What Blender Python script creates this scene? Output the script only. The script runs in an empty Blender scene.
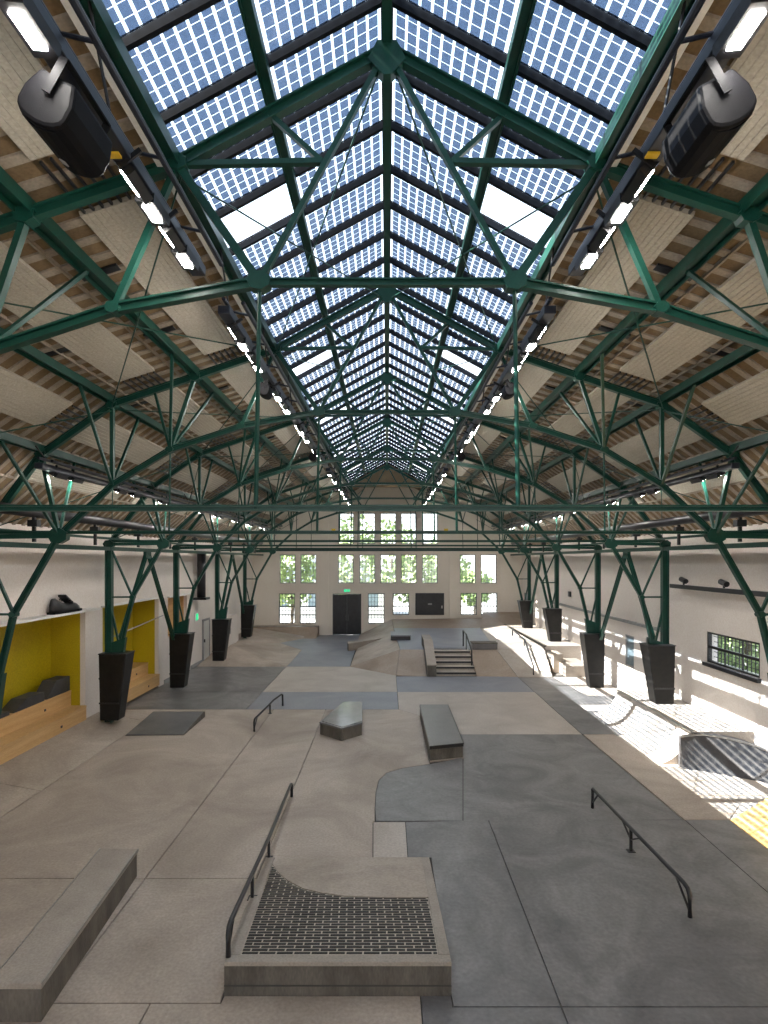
import bpy, bmesh, math, random
from mathutils import Vector, Matrix
random.seed(7)
C = bpy.context.scene.collection
sc = bpy.context.scene
PI = math.pi

# ------------------------------------------------------------------ camera, sky, sun, exposure
EYE = 4.87            # height of the gallery the picture was taken from
FOC = 569.0           # focal length in pixels (20 mm on a 36 mm long side)
cam_d = bpy.data.cameras.new('camera'); cam = bpy.data.objects.new('camera', cam_d); C.objects.link(cam)
cam_d.sensor_width = 36.0; cam_d.lens = 20.0; cam_d.shift_y = 48.0/1024; cam_d.shift_x = -3.0/1024
cam_d.clip_end = 400
cam.location = (0, 0, EYE); cam.rotation_euler = (PI/2, 0, 0)
sc.camera = cam

world = bpy.data.worlds.new('sky'); sc.world = world; world.use_nodes = True
wn = world.node_tree.nodes; wl = world.node_tree.links; wn.clear()
wo = wn.new('ShaderNodeOutputWorld'); wb = wn.new('ShaderNodeBackground')
tc = wn.new('ShaderNodeTexCoord'); sp = wn.new('ShaderNodeSeparateXYZ'); rp = wn.new('ShaderNodeValToRGB')
wl.new(tc.outputs['Generated'], sp.inputs[0]); wl.new(sp.outputs['Z'], rp.inputs[0])
rp.color_ramp.elements[0].position = 0.0; rp.color_ramp.elements[0].color = (1.0, 1.0, 1.0, 1)
rp.color_ramp.elements[1].position = 0.8; rp.color_ramp.elements[1].color = (0.62, 0.79, 1.0, 1)
wl.new(rp.outputs[0], wb.inputs[0]); wb.inputs[1].default_value = 2.0
wl.new(wb.outputs[0], wo.inputs[0])

sun_d = bpy.data.lights.new('sun', 'SUN'); sun = bpy.data.objects.new('sun', sun_d); C.objects.link(sun)
sun_d.energy = 30.0; sun_d.angle = math.radians(0.25); sun_d.color = (1.0, 0.95, 0.87)
sun.rotation_euler = Vector((1.0, 0.03, -1.06)).to_track_quat('-Z', 'Y').to_euler()
LED_WATT = 110.0       # radiance of the LED diffusers

vs = sc.view_settings
vs.view_transform = 'Standard'; vs.look = 'None'; vs.gamma = 1.0; vs.exposure = 0.75; vs.use_curve_mapping = False
sc.cycles.max_bounces = 10; sc.cycles.diffuse_bounces = 5; sc.cycles.transparent_max_bounces = 16
sc.cycles.sample_clamp_indirect = 4.0
sc.cycles.use_denoising = True

# ------------------------------------------------------------------ materials
def mat(name, col, rough=0.6, metal=0.0, spec=0.5):
    m = bpy.data.materials.new(name); m.use_nodes = True
    b = m.node_tree.nodes['Principled BSDF']
    b.inputs['Base Color'].default_value = (*col, 1); b.inputs['Roughness'].default_value = rough
    b.inputs['Metallic'].default_value = metal; b.inputs['Specular IOR Level'].default_value = spec
    return m
def noisy(name, c1, c2, scale=2.0, rough=0.6, bump=0.0, fine=40.0, stretch=(1, 1, 1), metal=0.0, contrast=(0.3, 0.7), swirl=0.0, trowel=0.0, spec=0.5):
    """base colour mottled by two octaves of noise (stains, grain)"""
    m = mat(name, c1, rough, metal, spec); nt = m.node_tree; N = nt.nodes; L = nt.links; b = N['Principled BSDF']
    t = N.new('ShaderNodeTexCoord'); mp = N.new('ShaderNodeMapping'); mp.inputs['Scale'].default_value = stretch
    geo = N.new('ShaderNodeNewGeometry'); L.new(geo.outputs['Position'], mp.inputs[0])
    n1 = N.new('ShaderNodeTexNoise'); n1.inputs['Scale'].default_value = scale; n1.inputs['Detail'].default_value = 6; n1.inputs['Roughness'].default_value = 0.62
    n1.inputs['Distortion'].default_value = swirl
    L.new(mp.outputs[0], n1.inputs['Vector'])
    r = N.new('ShaderNodeValToRGB'); r.color_ramp.elements[0].position = contrast[0]; r.color_ramp.elements[1].position = contrast[1]
    r.color_ramp.elements[0].color = (*c1, 1); r.color_ramp.elements[1].color = (*c2, 1)
    L.new(n1.outputs['Fac'], r.inputs[0])
    n2 = N.new('ShaderNodeTexNoise'); n2.inputs['Scale'].default_value = fine; n2.inputs['Detail'].default_value = 3
    L.new(mp.outputs[0], n2.inputs['Vector'])
    mx = N.new('ShaderNodeMix'); mx.data_type = 'RGBA'; mx.blend_type = 'OVERLAY'; mx.inputs[0].default_value = 0.35
    L.new(r.outputs[0], mx.inputs[6]); L.new(n2.outputs['Fac'], mx.inputs[7]); L.new(mx.outputs[2], b.inputs['Base Color'])
    if trowel:                     # faint arcs left by the power trowel, only in patches
        vo = N.new('ShaderNodeTexVoronoi'); vo.inputs['Scale'].default_value = 0.75; L.new(mp.outputs[0], vo.inputs['Vector'])
        n3 = N.new('ShaderNodeTexNoise'); n3.inputs['Scale'].default_value = 1.1; n3.inputs['Detail'].default_value = 5; L.new(mp.outputs[0], n3.inputs['Vector'])
        ad = N.new('ShaderNodeMath'); ad.operation = 'MULTIPLY_ADD'; ad.inputs[1].default_value = 0.5; L.new(n3.outputs['Fac'], ad.inputs[0]); L.new(vo.outputs['Distance'], ad.inputs[2])
        ml = N.new('ShaderNodeMath'); ml.operation = 'MULTIPLY'; ml.inputs[1].default_value = 38.0; L.new(ad.outputs[0], ml.inputs[0])
        sn = N.new('ShaderNodeMath'); sn.operation = 'SINE'; L.new(ml.outputs[0], sn.inputs[0])
        mk = N.new('ShaderNodeMapRange'); mk.inputs[1].default_value = 0.46; mk.inputs[2].default_value = 0.72; L.new(n3.outputs['Fac'], mk.inputs[0])
        am = N.new('ShaderNodeMath'); am.operation = 'MULTIPLY'; L.new(sn.outputs[0], am.inputs[0]); L.new(mk.outputs[0], am.inputs[1])
        vv = N.new('ShaderNodeMath'); vv.operation = 'MULTIPLY_ADD'; vv.inputs[1].default_value = trowel; vv.inputs[2].default_value = 1.0; L.new(am.outputs[0], vv.inputs[0])
        hs = N.new('ShaderNodeHueSaturation'); L.new(mx.outputs[2], hs.inputs['Color']); L.new(vv.outputs[0], hs.inputs['Value']); L.new(hs.outputs[0], b.inputs['Base Color'])
    if bump:
        bp = N.new('ShaderNodeBump'); bp.inputs['Strength'].default_value = bump; bp.inputs['Distance'].default_value = 0.02
        L.new(n2.outputs['Fac'], bp.inputs['Height']); L.new(bp.outputs[0], b.inputs['Normal'])
    return m
def emit(name, col, s):
    m = bpy.data.materials.new(name); m.use_nodes = True; N = m.node_tree.nodes; N.clear()
    e = N.new('ShaderNodeEmission'); o = N.new('ShaderNodeOutputMaterial'); e.inputs[0].default_value = (*col, 1); e.inputs[1].default_value = s
    m.node_tree.links.new(e.outputs[0], o.inputs[0]); return m
def clear(name, tint, gloss=0.06, body=None, body_fac=0.0):
    """thin glass: tinted see-through, a little mirror, optionally a printed/cell body colour"""
    m = bpy.data.materials.new(name); m.use_nodes = True; N = m.node_tree.nodes; L = m.node_tree.links; N.clear()
    o = N.new('ShaderNodeOutputMaterial'); t = N.new('ShaderNodeBsdfTransparent'); t.inputs[0].default_value = (*tint, 1)
    g = N.new('ShaderNodeBsdfGlossy'); g.inputs['Roughness'].default_value = 0.05
    mx = N.new('ShaderNodeMixShader'); mx.inputs[0].default_value = gloss
    src = t
    if body:
        d = N.new('ShaderNodeBsdfDiffuse'); d.inputs[0].default_value = (*body, 1)
        m2 = N.new('ShaderNodeMixShader'); m2.inputs[0].default_value = body_fac
        L.new(t.outputs[0], m2.inputs[1]); L.new(d.outputs[0], m2.inputs[2]); src = m2
    L.new(src.outputs[0], mx.inputs[1]); L.new(g.outputs[0], mx.inputs[2]); L.new(mx.outputs[0], o.inputs[0])
    return m

M = {}
M['green'] = noisy('green_paint', (0.0035, 0.036, 0.025), (0.007, 0.055, 0.04), 3, 0.38, fine=60, spec=0.35)
M['beige'] = noisy('pale_concrete', (0.25, 0.20, 0.16), (0.47, 0.40, 0.335), 0.42, 0.55, 0.08, 25, contrast=(0.28, 0.68), swirl=0.8, trowel=0.05)
M['light'] = noisy('light_concrete', (0.36, 0.31, 0.265), (0.47, 0.42, 0.37), 0.8, 0.55, 0.06, 25, swirl=0.5)
M['dark'] = noisy('grey_concrete', (0.105, 0.102, 0.103), (0.235, 0.226, 0.222), 0.6, 0.42, 0.05, 18, contrast=(0.32, 0.72), swirl=1.6, trowel=0.13)
M['blue'] = noisy('blue_grey_concrete', (0.17, 0.18, 0.21), (0.25, 0.26, 0.29), 0.5, 0.45, 0.05, 18, swirl=0.8)
M['brown'] = noisy('worn_brown_concrete', (0.27, 0.205, 0.155), (0.38, 0.31, 0.25), 0.7, 0.55, 0.05, 20, swirl=0.5)
M['ochre'] = noisy('ochre_concrete', (0.46, 0.28, 0.09), (0.58, 0.38, 0.15), 0.9, 0.55, 0.05, 20)
M['joint'] = mat('joint_filler', (0.06, 0.055, 0.05), 0.9)
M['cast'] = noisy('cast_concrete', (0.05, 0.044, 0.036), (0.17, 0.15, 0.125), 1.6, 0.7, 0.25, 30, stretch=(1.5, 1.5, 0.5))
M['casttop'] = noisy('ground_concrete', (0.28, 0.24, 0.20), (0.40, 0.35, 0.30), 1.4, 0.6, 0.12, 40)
M['slate'] = noisy('dark_ground_top', (0.10, 0.10, 0.105), (0.17, 0.165, 0.165), 1.0, 0.35, 0.05, 30)
M['rubber'] = noisy('dark_rubber', (0.035, 0.034, 0.036), (0.06, 0.058, 0.06), 3, 0.6, 0.0, 30)
M['polish'] = noisy('polished_top', (0.22, 0.22, 0.215), (0.33, 0.33, 0.32), 1.2, 0.14, 0.0, 30)
M['wall'] = noisy('white_wall', (0.66, 0.60, 0.55), (0.72, 0.66, 0.61), 0.6, 0.7, 0.03, 30)
M['wallend'] = noisy('cream_wall', (0.70, 0.64, 0.56), (0.76, 0.70, 0.62), 0.5, 0.7, 0.03, 30)
M['yellow'] = noisy('yellow_paint', (0.43, 0.32, 0.004), (0.50, 0.38, 0.01), 0.7, 0.45, 0.0, 30)
M['ply'] = noisy('plywood', (0.50, 0.29, 0.11), (0.66, 0.43, 0.20), 1.5, 0.5, 0.02, 40, stretch=(1, 0.25, 5))
M['tan'] = noisy('strawboard', (0.135, 0.088, 0.043), (0.20, 0.135, 0.07), 1.6, 0.85, 0.08, 30)
M['lath'] = noisy('roof_joist_paint', (0.25, 0.205, 0.16), (0.33, 0.28, 0.22), 2.0, 0.7, 0.0, 30)
M['panel'] = noisy('acoustic_panel', (0.36, 0.33, 0.27), (0.42, 0.385, 0.32), 0.8, 0.8, 0.0, 30)
M['black'] = noisy('black_steel', (0.008, 0.008, 0.01), (0.02, 0.02, 0.023), 4, 0.35, 0.0, 50)
M['pad'] = noisy('black_pad', (0.005, 0.0045, 0.0045), (0.013, 0.012, 0.011), 3, 0.45, 0.12, 9, spec=0.3)
M['plastic'] = noisy('black_plastic', (0.004, 0.004, 0.005), (0.007, 0.007, 0.009), 5, 0.6, 0.1, 200, spec=0.12)
M['navy'] = noisy('dark_bar_paint', (0.012, 0.014, 0.024), (0.02, 0.024, 0.038), 4, 0.35, 0.0, 50)
M['brick'] = noisy('black_brick', (0.009, 0.0085, 0.0085), (0.028, 0.026, 0.025), 7, 0.45, 0.1, 60, spec=0.3)
M['mortar'] = noisy('pale_mortar', (0.40, 0.35, 0.29), (0.5, 0.44, 0.37), 5, 0.85, 0.05, 60)
M['steel'] = noisy('bare_steel', (0.35, 0.34, 0.33), (0.5, 0.49, 0.47), 3, 0.3, metal=0.9, fine=50)
M['glazebar'] = noisy('dark_glazing_bar', (0.004, 0.005, 0.008), (0.008, 0.01, 0.015), 3, 0.6, fine=40, spec=0.12)
M['curb'] = noisy('white_curb', (0.68, 0.68, 0.66), (0.76, 0.76, 0.74), 1, 0.6, fine=30)
M['white'] = noisy('white_gloss', (0.68, 0.66, 0.63), (0.74, 0.72, 0.69), 1, 0.4, fine=30)
M['grey'] = noisy('mid_grey', (0.23, 0.23, 0.23), (0.29, 0.29, 0.29), 2, 0.5, fine=30)
M['tag'] = mat('yellow_tag', (0.75, 0.5, 0.03), 0.5)
M['glass'] = clear('clear_glass', (0.96, 0.98, 0.98), 0.05)
M['vent'] = clear('vent_glass', (0.98, 0.99, 1.0), 0.03)
M['cell'] = clear('solar_cell', (0.11, 0.145, 0.215), 0.02, (0.07, 0.10, 0.18), 0.3)
M['led'] = emit('led', (1.0, 0.96, 0.9), LED_WATT)
M['exit'] = emit('exit_green', (0.04, 0.6, 0.25), 0.9)
M['leaf'] = noisy('leaf', (0.10, 0.17, 0.05), (0.34, 0.42, 0.17), 1.5, 0.6, fine=6)
M['bark'] = noisy('bark', (0.08, 0.06, 0.04), (0.13, 0.1, 0.07), 4, 0.8, fine=20)
M['ground'] = noisy('yard_paving', (0.22, 0.22, 0.22), (0.3, 0.3, 0.3), 0.5, 0.8, fine=12)
M['slateroof'] = noisy('pale_roof', (0.36, 0.40, 0.47), (0.44, 0.48, 0.55), 1, 0.6, fine=20)
M['dullglass'] = noisy('dull_grey_glass', (0.15, 0.2, 0.23), (0.22, 0.28, 0.31), 1.2, 0.15, fine=6)

# ------------------------------------------------------------------ mesh helpers
class MB:
    def __init__(s): s.v = []; s.f = []; s.mi = []
    def add(s, vs, fs, mi=0):
        n = len(s.v); s.v += [tuple(v) for v in vs]; s.f += [tuple(n+i for i in f) for f in fs]; s.mi += [mi]*len(fs); return s
    def box(s, x0, x1, y0, y1, z0, z1, mi=0):
        v = [(x, y, z) for z in (z0, z1) for y in (y0, y1) for x in (x0, x1)]
        return s.add(v, [(0, 2, 3, 1), (4, 5, 7, 6), (0, 1, 5, 4), (2, 6, 7, 3), (0, 4, 6, 2), (1, 3, 7, 5)], mi)
    def bar(s, p, q, a, b, hint=(0, 1, 0), off=(0, 0), mi=0):
        """box from p to q: size a along the hint axis, b along the axis square to both; off shifts it along those axes"""
        p = Vector(p); q = Vector(q); d = (q-p).normalized(); h = Vector(hint); h = h - d*h.dot(d)
        if h.length < 1e-5: h = Vector((1, 0, 0)) - d*d.x
        h.normalize(); n = d.cross(h)
        vs = []
        for e in (p, q):
            e = e + h*off[0] + n*off[1]
            vs += [e - h*a/2 - n*b/2, e + h*a/2 - n*b/2, e + h*a/2 + n*b/2, e - h*a/2 + n*b/2]
        return s.add(vs, [(3, 2, 1, 0), (4, 5, 6, 7), (0, 1, 5, 4), (1, 2, 6, 5), (2, 3, 7, 6), (3, 0, 4, 7)], mi)
    def ibeam(s, p, q, depth, flange, t=0.02, hint=(0, 1, 0)):
        """rolled section: web square to hint, flanges across it"""
        s.bar(p, q, t, depth, hint); s.bar(p, q, flange, t, hint, (0, depth/2)); s.bar(p, q, flange, t, hint, (0, -depth/2)); return s
    def tube(s, pts, r, n=8, mi=0):
        pts = [Vector(p) for p in pts]; rings = []
        for i, p in enumerate(pts):
            d = (pts[min(i+1, len(pts)-1)] - pts[max(i-1, 0)]).normalized()
            u = d.cross(Vector((0, 0, 1)));
            if u.length < 1e-3: u = d.cross(Vector((1, 0, 0)))
            u.normalize(); w = d.cross(u)
            rings.append([p + (u*math.cos(2*PI*k/n) + w*math.sin(2*PI*k/n))*r for k in range(n)])
        vs = [v for ring in rings for v in ring]; fs = []
        for i in range(len(pts)-1):
            for k in range(n): fs.append((i*n+k, i*n+(k+1) % n, (i+1)*n+(k+1) % n, (i+1)*n+k))
        fs.append(tuple(range(n))[::-1]); m = (len(pts)-1)*n; fs.append(tuple(range(m, m+n)))
        return s.add(vs, fs, mi)
    def prism(s, poly, vec, mi=0):
        """closed solid: 3-D polygon swept by vec"""
        vec = Vector(vec); n = len(poly); vs = [Vector(p) for p in poly] + [Vector(p)+vec for p in poly]
        fs = [tuple(range(n))[::-1], tuple(range(n, 2*n))] + [(i, (i+1) % n, n+(i+1) % n, n+i) for i in range(n)]
        return s.add(vs, fs, mi)
    def drop(s, poly, zb, mi=0):
        """top polygon given as (x,y,z), walls dropped to zb"""
        n = len(poly); vs = [tuple(p) for p in poly] + [(p[0], p[1], zb) for p in poly]
        fs = [tuple(range(n)), tuple(range(n, 2*n))[::-1]] + [(i, n+i, n+(i+1) % n, (i+1) % n) for i in range(n)]
        return s.add(vs, fs, mi)
    def mesh(s, name, mats, smooth=False):
        me = bpy.data.meshes.new(name); me.from_pydata(s.v, [], s.f)
        for m in (mats if isinstance(mats, (list, tuple)) else [mats]): me.materials.append(m)
        me.polygons.foreach_set('material_index', s.mi)
        bm = bmesh.new(); bm.from_mesh(me); bmesh.ops.recalc_face_normals(bm, faces=bm.faces); bm.to_mesh(me); bm.free()
        if smooth:
            for p in me.polygons: p.use_smooth = True
        return me
    def build(s, name, mats, parent=None, smooth=False, bevel=0.0):
        o = link(name, s.mesh(name, mats, smooth), parent)
        if bevel:
            b = o.modifiers.new('bevel', 'BEVEL'); b.width = bevel; b.segments = 2; b.limit_method = 'ANGLE'
        return o
def link(name, data, parent=None, loc=None):
    o = bpy.data.objects.new(name, data); C.objects.link(o)
    if parent: o.parent = parent
    if loc: o.location = loc
    return o
def tag(o, label=None, cat=None, group=None, kind=None):
    for k, v in (('label', label), ('category', cat), ('group', group), ('kind', kind)):
        if v: o[k] = v
    return o
def thing(name, label, cat, loc=(0, 0, 0), group=None):
    return tag(link(name, None, None, loc), label, cat, group)
def struct(o): o['kind'] = 'structure'; return o
def children_of(o): return list(o.children)
def copy_tree(o, parent=None):
    c = o.copy(); C.objects.link(c)
    if parent: c.parent = parent
    for ch in children_of(o): copy_tree(ch, c)
    return c
def zc(dz): return EYE + dz
def F(px, py, h=0.0):
    """metres on the floor (at height h) of a point measured on the photograph"""
    y = FOC*(EYE-h)/(py-560.0); return ((px-387.0)*y/FOC, y, h)

BAY = 5.28
TR = [6.03 + BAY*i for i in range(6)]           # truss planes
YE = 36.96                                      # end wall
Y0 = -5.0                                       # wall behind the gallery
XW = 8.75; XC = 8.1
R0, R1, P1, R3, R4, R5 = (0, 5.40), (2.22, 4.19), (3.82, 3.64), (5.46, 3.09), (6.87, 2.10), (8.1, 0.46)
MIDP = (1.243, 4.72)

# ------------------------------------------------------------------ setting: floor of cast slabs
floor = struct(MB().box(-10.2, XW+0.3, Y0, YE+0.3, -0.4, -0.03).build('floor', M['joint']))
def slab(pts, m, joint=0.008, name='slab'):
    """one cast bay of the floor: top polygon (x,y,h), edges pulled in for the joint"""
    n = len(pts); P = [Vector((p[0], p[1], p[2] if len(p) > 2 else 0.0)) for p in pts]
    area = sum(P[i].x*P[(i+1) % n].y - P[(i+1) % n].x*P[i].y for i in range(n))
    sgn = 1 if area > 0 else -1; out = []
    for i in range(n):
        a, b, c = P[i-1], P[i], P[(i+1) % n]
        d1 = (b-a); d1.z = 0; d2 = (c-b); d2.z = 0; d1.normalize(); d2.normalize()
        n1 = Vector((-d1.y, d1.x, 0))*sgn; n2 = Vector((-d2.y, d2.x, 0))*sgn
        k = n1 + n2; k = k/max(0.5, k.length_squared)*2
        out.append(b + k*joint)
    if sgn < 0: out.reverse()
    return MB().drop(out, -0.2).build(name, M[m], floor)
def rect(x0, x1, y0, y1, m, h=(0, 0, 0, 0)):
    return slab([(x0, y0, h[0]), (x1, y0, h[1]), (x1, y1, h[2]), (x0, y1, h[3])], m)
# pale bays on the near side
rect(-7.3, -3.7, 8.7, 18.55, 'beige'); rect(-3.7, -2.0, 8.7, 18.55, 'beige')
rect(-8.75, -3.7, 6.25, 8.7, 'beige'); slab([(-3.7, 6.25), (-1.83, 6.25), (-1.97, 8.7), (-3.7, 8.7)], 'beige')
rect(-8.75, -2.6, Y0, 6.25, 'beige'); slab([(-2.6, Y0), (0.375, Y0), (0.375, 6.36), (-1.82, 6.36), (-1.83, 6.25), (-2.6, 6.25)], 'beige')
# bank along the bleachers
rect(-8.75, -7.3, 8.7, 12.0, 'beige', (0, 0, 0, 0.27)); rect(-8.75, -7.3, 12.0, 17.2, 'beige', (0.27, 0, 0, 0.27)); rect(-8.75, -7.3, 17.2, 18.55, 'beige', (0.27, 0, 0, 0))
rect(-9.9, -8.75, 8.7, 26.0, 'beige', (0.0, 0.0, 0.0, 0.0))
curve = [F(375, 822), F(375, 808), F(376, 792), F(379, 780), F(386, 773), F(403, 768), F(430, 764)]
slab([(-2.0, 9.3), (-0.23, 9.3), F(373, 822)] + [F(375, 821)] + curve[1:] + [(1.03, 13.7), (1.03, 17.8), (0.38, 18.55), (-2.0, 18.55)], 'beige')
slab([F(373, 822), F(405.5, 822), F(408, 858), (-0.23, 9.3)], 'light')
# grey bays
slab([F(376, 821), F(463, 821)] + [F(463, 757)] + [F(446, 761)] + curve[:0:-1], 'dark')
slab([F(463, 821), (5.55, 10.66), (5.45, 15.9), (1.9, 15.9), F(463, 757)], 'dark')
slab([F(405.5, 822), (1.9, 10.66), (1.9, 6.2), (0.72, 6.2), (0.72, 9.3), F(408, 858)], 'dark')
rect(1.9, 5.58, 6.2, 10.66, 'dark'); slab([(0.375, Y0), (1.9, Y0), (1.9, 6.2), (0.72, 6.2), (0.72, 6.36), (0.375, 6.36)], 'dark'); rect(1.9, 5.58, Y0, 6.2, 'dark')
rect(5.58, 6.42, Y0, 10.66, 'dark')
# ochre bank in the near corner by the sunlit wall
slab([(6.42, Y0, 0), (7.25, Y0, 0.42), (7.25, 10.75, 0.42), (6.42, 10.66, 0)], 'ochre'); rect(7.25, 8.75, Y0, 10.75, 'ochre', (0.42,)*4)
# pale strip and the grey diagonal beside it
slab([(5.58, 10.66), (6.42, 10.66), (7.0, 11.3), (6.95, 13.3), (6.6, 14.6), (6.35, 15.9), (5.48, 15.9)], 'beige')
slab([(6.42, 10.66), (8.75, 10.7), (8.75, 13.4), (6.95, 13.3), (7.0, 11.3)], 'light')
slab([(5.45, 15.9), (6.35, 15.9), (6.5, 17.0), (7.1, 18.4), (8.75, 18.6), (8.75, 20.4), (7.2, 20.4), (6.9, 23.6), (5.45, 23.6), (5.45, 21.0)], 'dark')
slab([(7.2, 20.4), (8.75, 20.4), (8.75, 23.7), (6.9, 23.7)], 'light')
slab([(6.35, 15.9), (6.6, 14.6), (6.95, 13.3), (8.75, 13.3), (8.75, 18.6), (7.1, 18.4), (6.5, 17.0)], 'dark')
# middle bands
slab([(0.38, 18.55), (1.03, 17.8), (1.9, 17.8), (1.9, 15.9), (5.45, 15.9), (5.45, 21.0), (0.38, 21.0)], 'light')
slab([(1.03, 13.75), (1.9, 14.0), (1.9, 17.8), (1.03, 17.8)], 'beige')
rect(0.38, 5.45, 21.0, 23.8, 'blue')
rect(-4.6, 0.38, 18.55, 21.0, 'blue')
rect(-8.75, -4.6, 18.55, 21.0, 'dark'); rect(-8.75, -4.6, 21.0, 26.0, 'dark')
slab([(-4.6, 21.0), (0.38, 21.0), (0.38, 24.0), (-1.7, 26.0), (-4.6, 26.0)], 'light')
slab([(-4.6, 26.0), (-1.7, 26.0), (-1.75, YE), (-4.3, YE), (-6.3, 33.4), (-4.6, 30.8)], 'blue')
slab([(-8.75, 26.0), (-4.6, 26.0), (-4.6, 30.8), (-6.3, 33.4, 0.0), (-8.75, 30.5, 0.45)], 'beige')
slab([(-8.75, 30.5, 0.45), (-6.3, 33.4, 0), (-4.3, YE, 0), (-8.75, YE, 0.6)], 'beige')
# far plateau with its banks
PH = 0.78
slab([(0.38, 24.0), (1.68, 23.85), (1.68, 26.0, PH), (0.6, 26.0, PH)], 'brown')
slab([(0.38, 24.0), (0.6, 26.0, PH), (-1.7, 26.0)], 'brown')
slab([(-1.7, 26.0), (0.6, 26.0, PH), (0.4, 33.0, PH), (-1.6, 33.0, 0.1)], 'beige')
slab([(0.6, 26.0, PH), (5.0, 26.0, PH), (5.6, 34.2, PH), (0.4, 34.2, PH)], 'blue')
slab([(3.75, 23.8), (5.45, 23.7), (5.0, 26.0, PH), (3.75, 25.9, PH)], 'brown')
slab([(5.45, 23.7), (6.9, 23.7), (7.15, 26.0, 0.95), (5.0, 26.0, PH)], 'light')
slab([(5.0, 26.0, PH), (7.15, 26.0, 0.95), (7.1, 34.2, 1.0), (5.6, 34.2, PH)], 'light')
slab([(-1.75, 33.0, 0.05), (0.4, 33.0, PH), (0.4, 34.2, PH), (0.3, YE-0.05, 1.02), (-1.75, YE-0.05, 0.05)], 'beige')
slab([(0.4, 34.2, PH), (5.6, 34.2, PH), (6.2, YE-0.05, 1.12), (0.3, YE-0.05, 1.02)], 'brown')
slab([(5.6, 34.2, PH), (7.1, 34.2, 1.0), (8.75, 34.2, 1.0), (8.75, YE-0.05, 1.5), (6.2, YE-0.05, 1.5)], 'brown')

deck = struct(MB().drop([(7.15, 25.6, 1.0), (8.75, 25.6, 1.0), (8.75, 34.2, 1.0), (7.1, 34.2, 1.0)], -0.2).build('raised_floor', M['light']))
MB().bar((7.13, 25.6, 0.99), (7.08, 34.2, 0.99), 0.06, 0.14, (0, 0, 1)).build('trim_1', M['cast'], deck)

# ------------------------------------------------------------------ setting: walls
def wall_grid(x0, x1, z0, z1, holes):
    """cells of a wall in (u,z) left around rectangular holes"""
    xs = sorted({x0, x1, *[h[0] for h in holes], *[h[1] for h in holes]}); zs = sorted({z0, z1, *[h[2] for h in holes], *[h[3] for h in holes]})
    xs = [x for x in xs if x0 <= x <= x1]; zs = [z for z in zs if z0 <= z <= z1]; out = []
    for i in range(len(xs)-1):
        for j in range(len(zs)-1):
            cx, cz = (xs[i]+xs[i+1])/2, (zs[j]+zs[j+1])/2
            if not any(h[0] < cx < h[1] and h[2] < cz < h[3] for h in holes): out.append((xs[i], xs[i+1], zs[j], zs[j+1]))
    return out
PX = YE/FOC
def wx(px): return (px-387)*PX
def wz(py): return EYE + (560-py)*PX
W = []
for a in (338, 359.3, 380.3, 401, 422): W.append((a, a+15.8, 513, 544, 'top')); W.append((a, a+15.8, 554.6, 583.4, 'middle'))
for a in (279.5, 300.3, 459.8, 480.8): W.append((a, a+16, 554.6, 583.4, 'side'))
for a in (278.8, 299.7): W.append((a, a+16.2, 593.6, 623.6, 'low'))
W.append((368, 384.4, 593.4, 623.6, 'low')); W.append((392.8, 409.2, 593.4, 615, 'low'))
for a in (460.8, 481.2): W.append((a, a+16.2, 593, 615, 'low'))
DOOR = (332.6, 361.2)
holes = [(wx(a), wx(b), wz(d), wz(c)) for a, b, c, d, k in W]
dhole = (wx(DOOR[0]), wx(DOOR[1]), 0.0, wz(593.8))
def roof_z(x):
    x = abs(x); pts = [(0, 5.62), (2.42, 4.33), (5.6, 3.33), (7.1, 2.30), (8.75, 0.85)]
    for (xa, za), (xb, zb) in zip(pts, pts[1:]):
        if x <= xb + 1e-6: return EYE + za + (zb-za)*(x-xa)/(xb-xa)
    return EYE + 0.85
b = MB()
for (x0, x1, z0, z1) in wall_grid(-XW, XW, 0, 5.55, [h for h in holes] + [dhole]): b.box(x0, x1, YE, YE+0.35, z0, z1)
for (x0, x1, z0, z1) in wall_grid(-3.6, 3.6, 5.55, 8.05, holes): b.box(x0, x1, YE, YE+0.35, z0, z1)
for s in (-1, 1):
    b.prism([(s*3.6, YE, 5.55), (s*8.75, YE, 5.55), (s*8.75, YE, roof_z(8.75)), (s*7.1, YE, roof_z(7.1)), (s*5.6, YE, roof_z(5.6)), (s*3.6, YE, roof_z(3.6))], (0, 0.35, 0))
b.prism([(-3.6, YE, 8.05), (3.6, YE, 8.05), (3.6, YE, roof_z(3.6)), (2.42, YE, roof_z(2.42)), (0, YE, roof_z(0)), (-2.42, YE, roof_z(2.42)), (-3.6, YE, roof_z(3.6))], (0, 0.35, 0))
wall_end = struct(b.build('wall_far', M['wallend']))
for a in (322.5, 449.5): MB().box(wx(a), wx(a+6), YE-0.09, YE+0.01, 0.0, 7.2).build('pilaster', M['wallend'], wall_end)
struct(MB().box(-XW, XW, YE-0.04, YE+0.0, 5.42, 5.5).build('trim_2', M['wallend']))
# small yellow markers high on the end wall
for a in (331.5, 444): tag(MB().box(wx(a), wx(a+4), YE-0.03, YE-0.002, wz(531), wz(528.6)).build('marker_plate', M['tag']),
                           'small yellow plate on far wall beside the %s end of the top windows' % ('dark tree' if a < 400 else 'bright'), 'plate')

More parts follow.
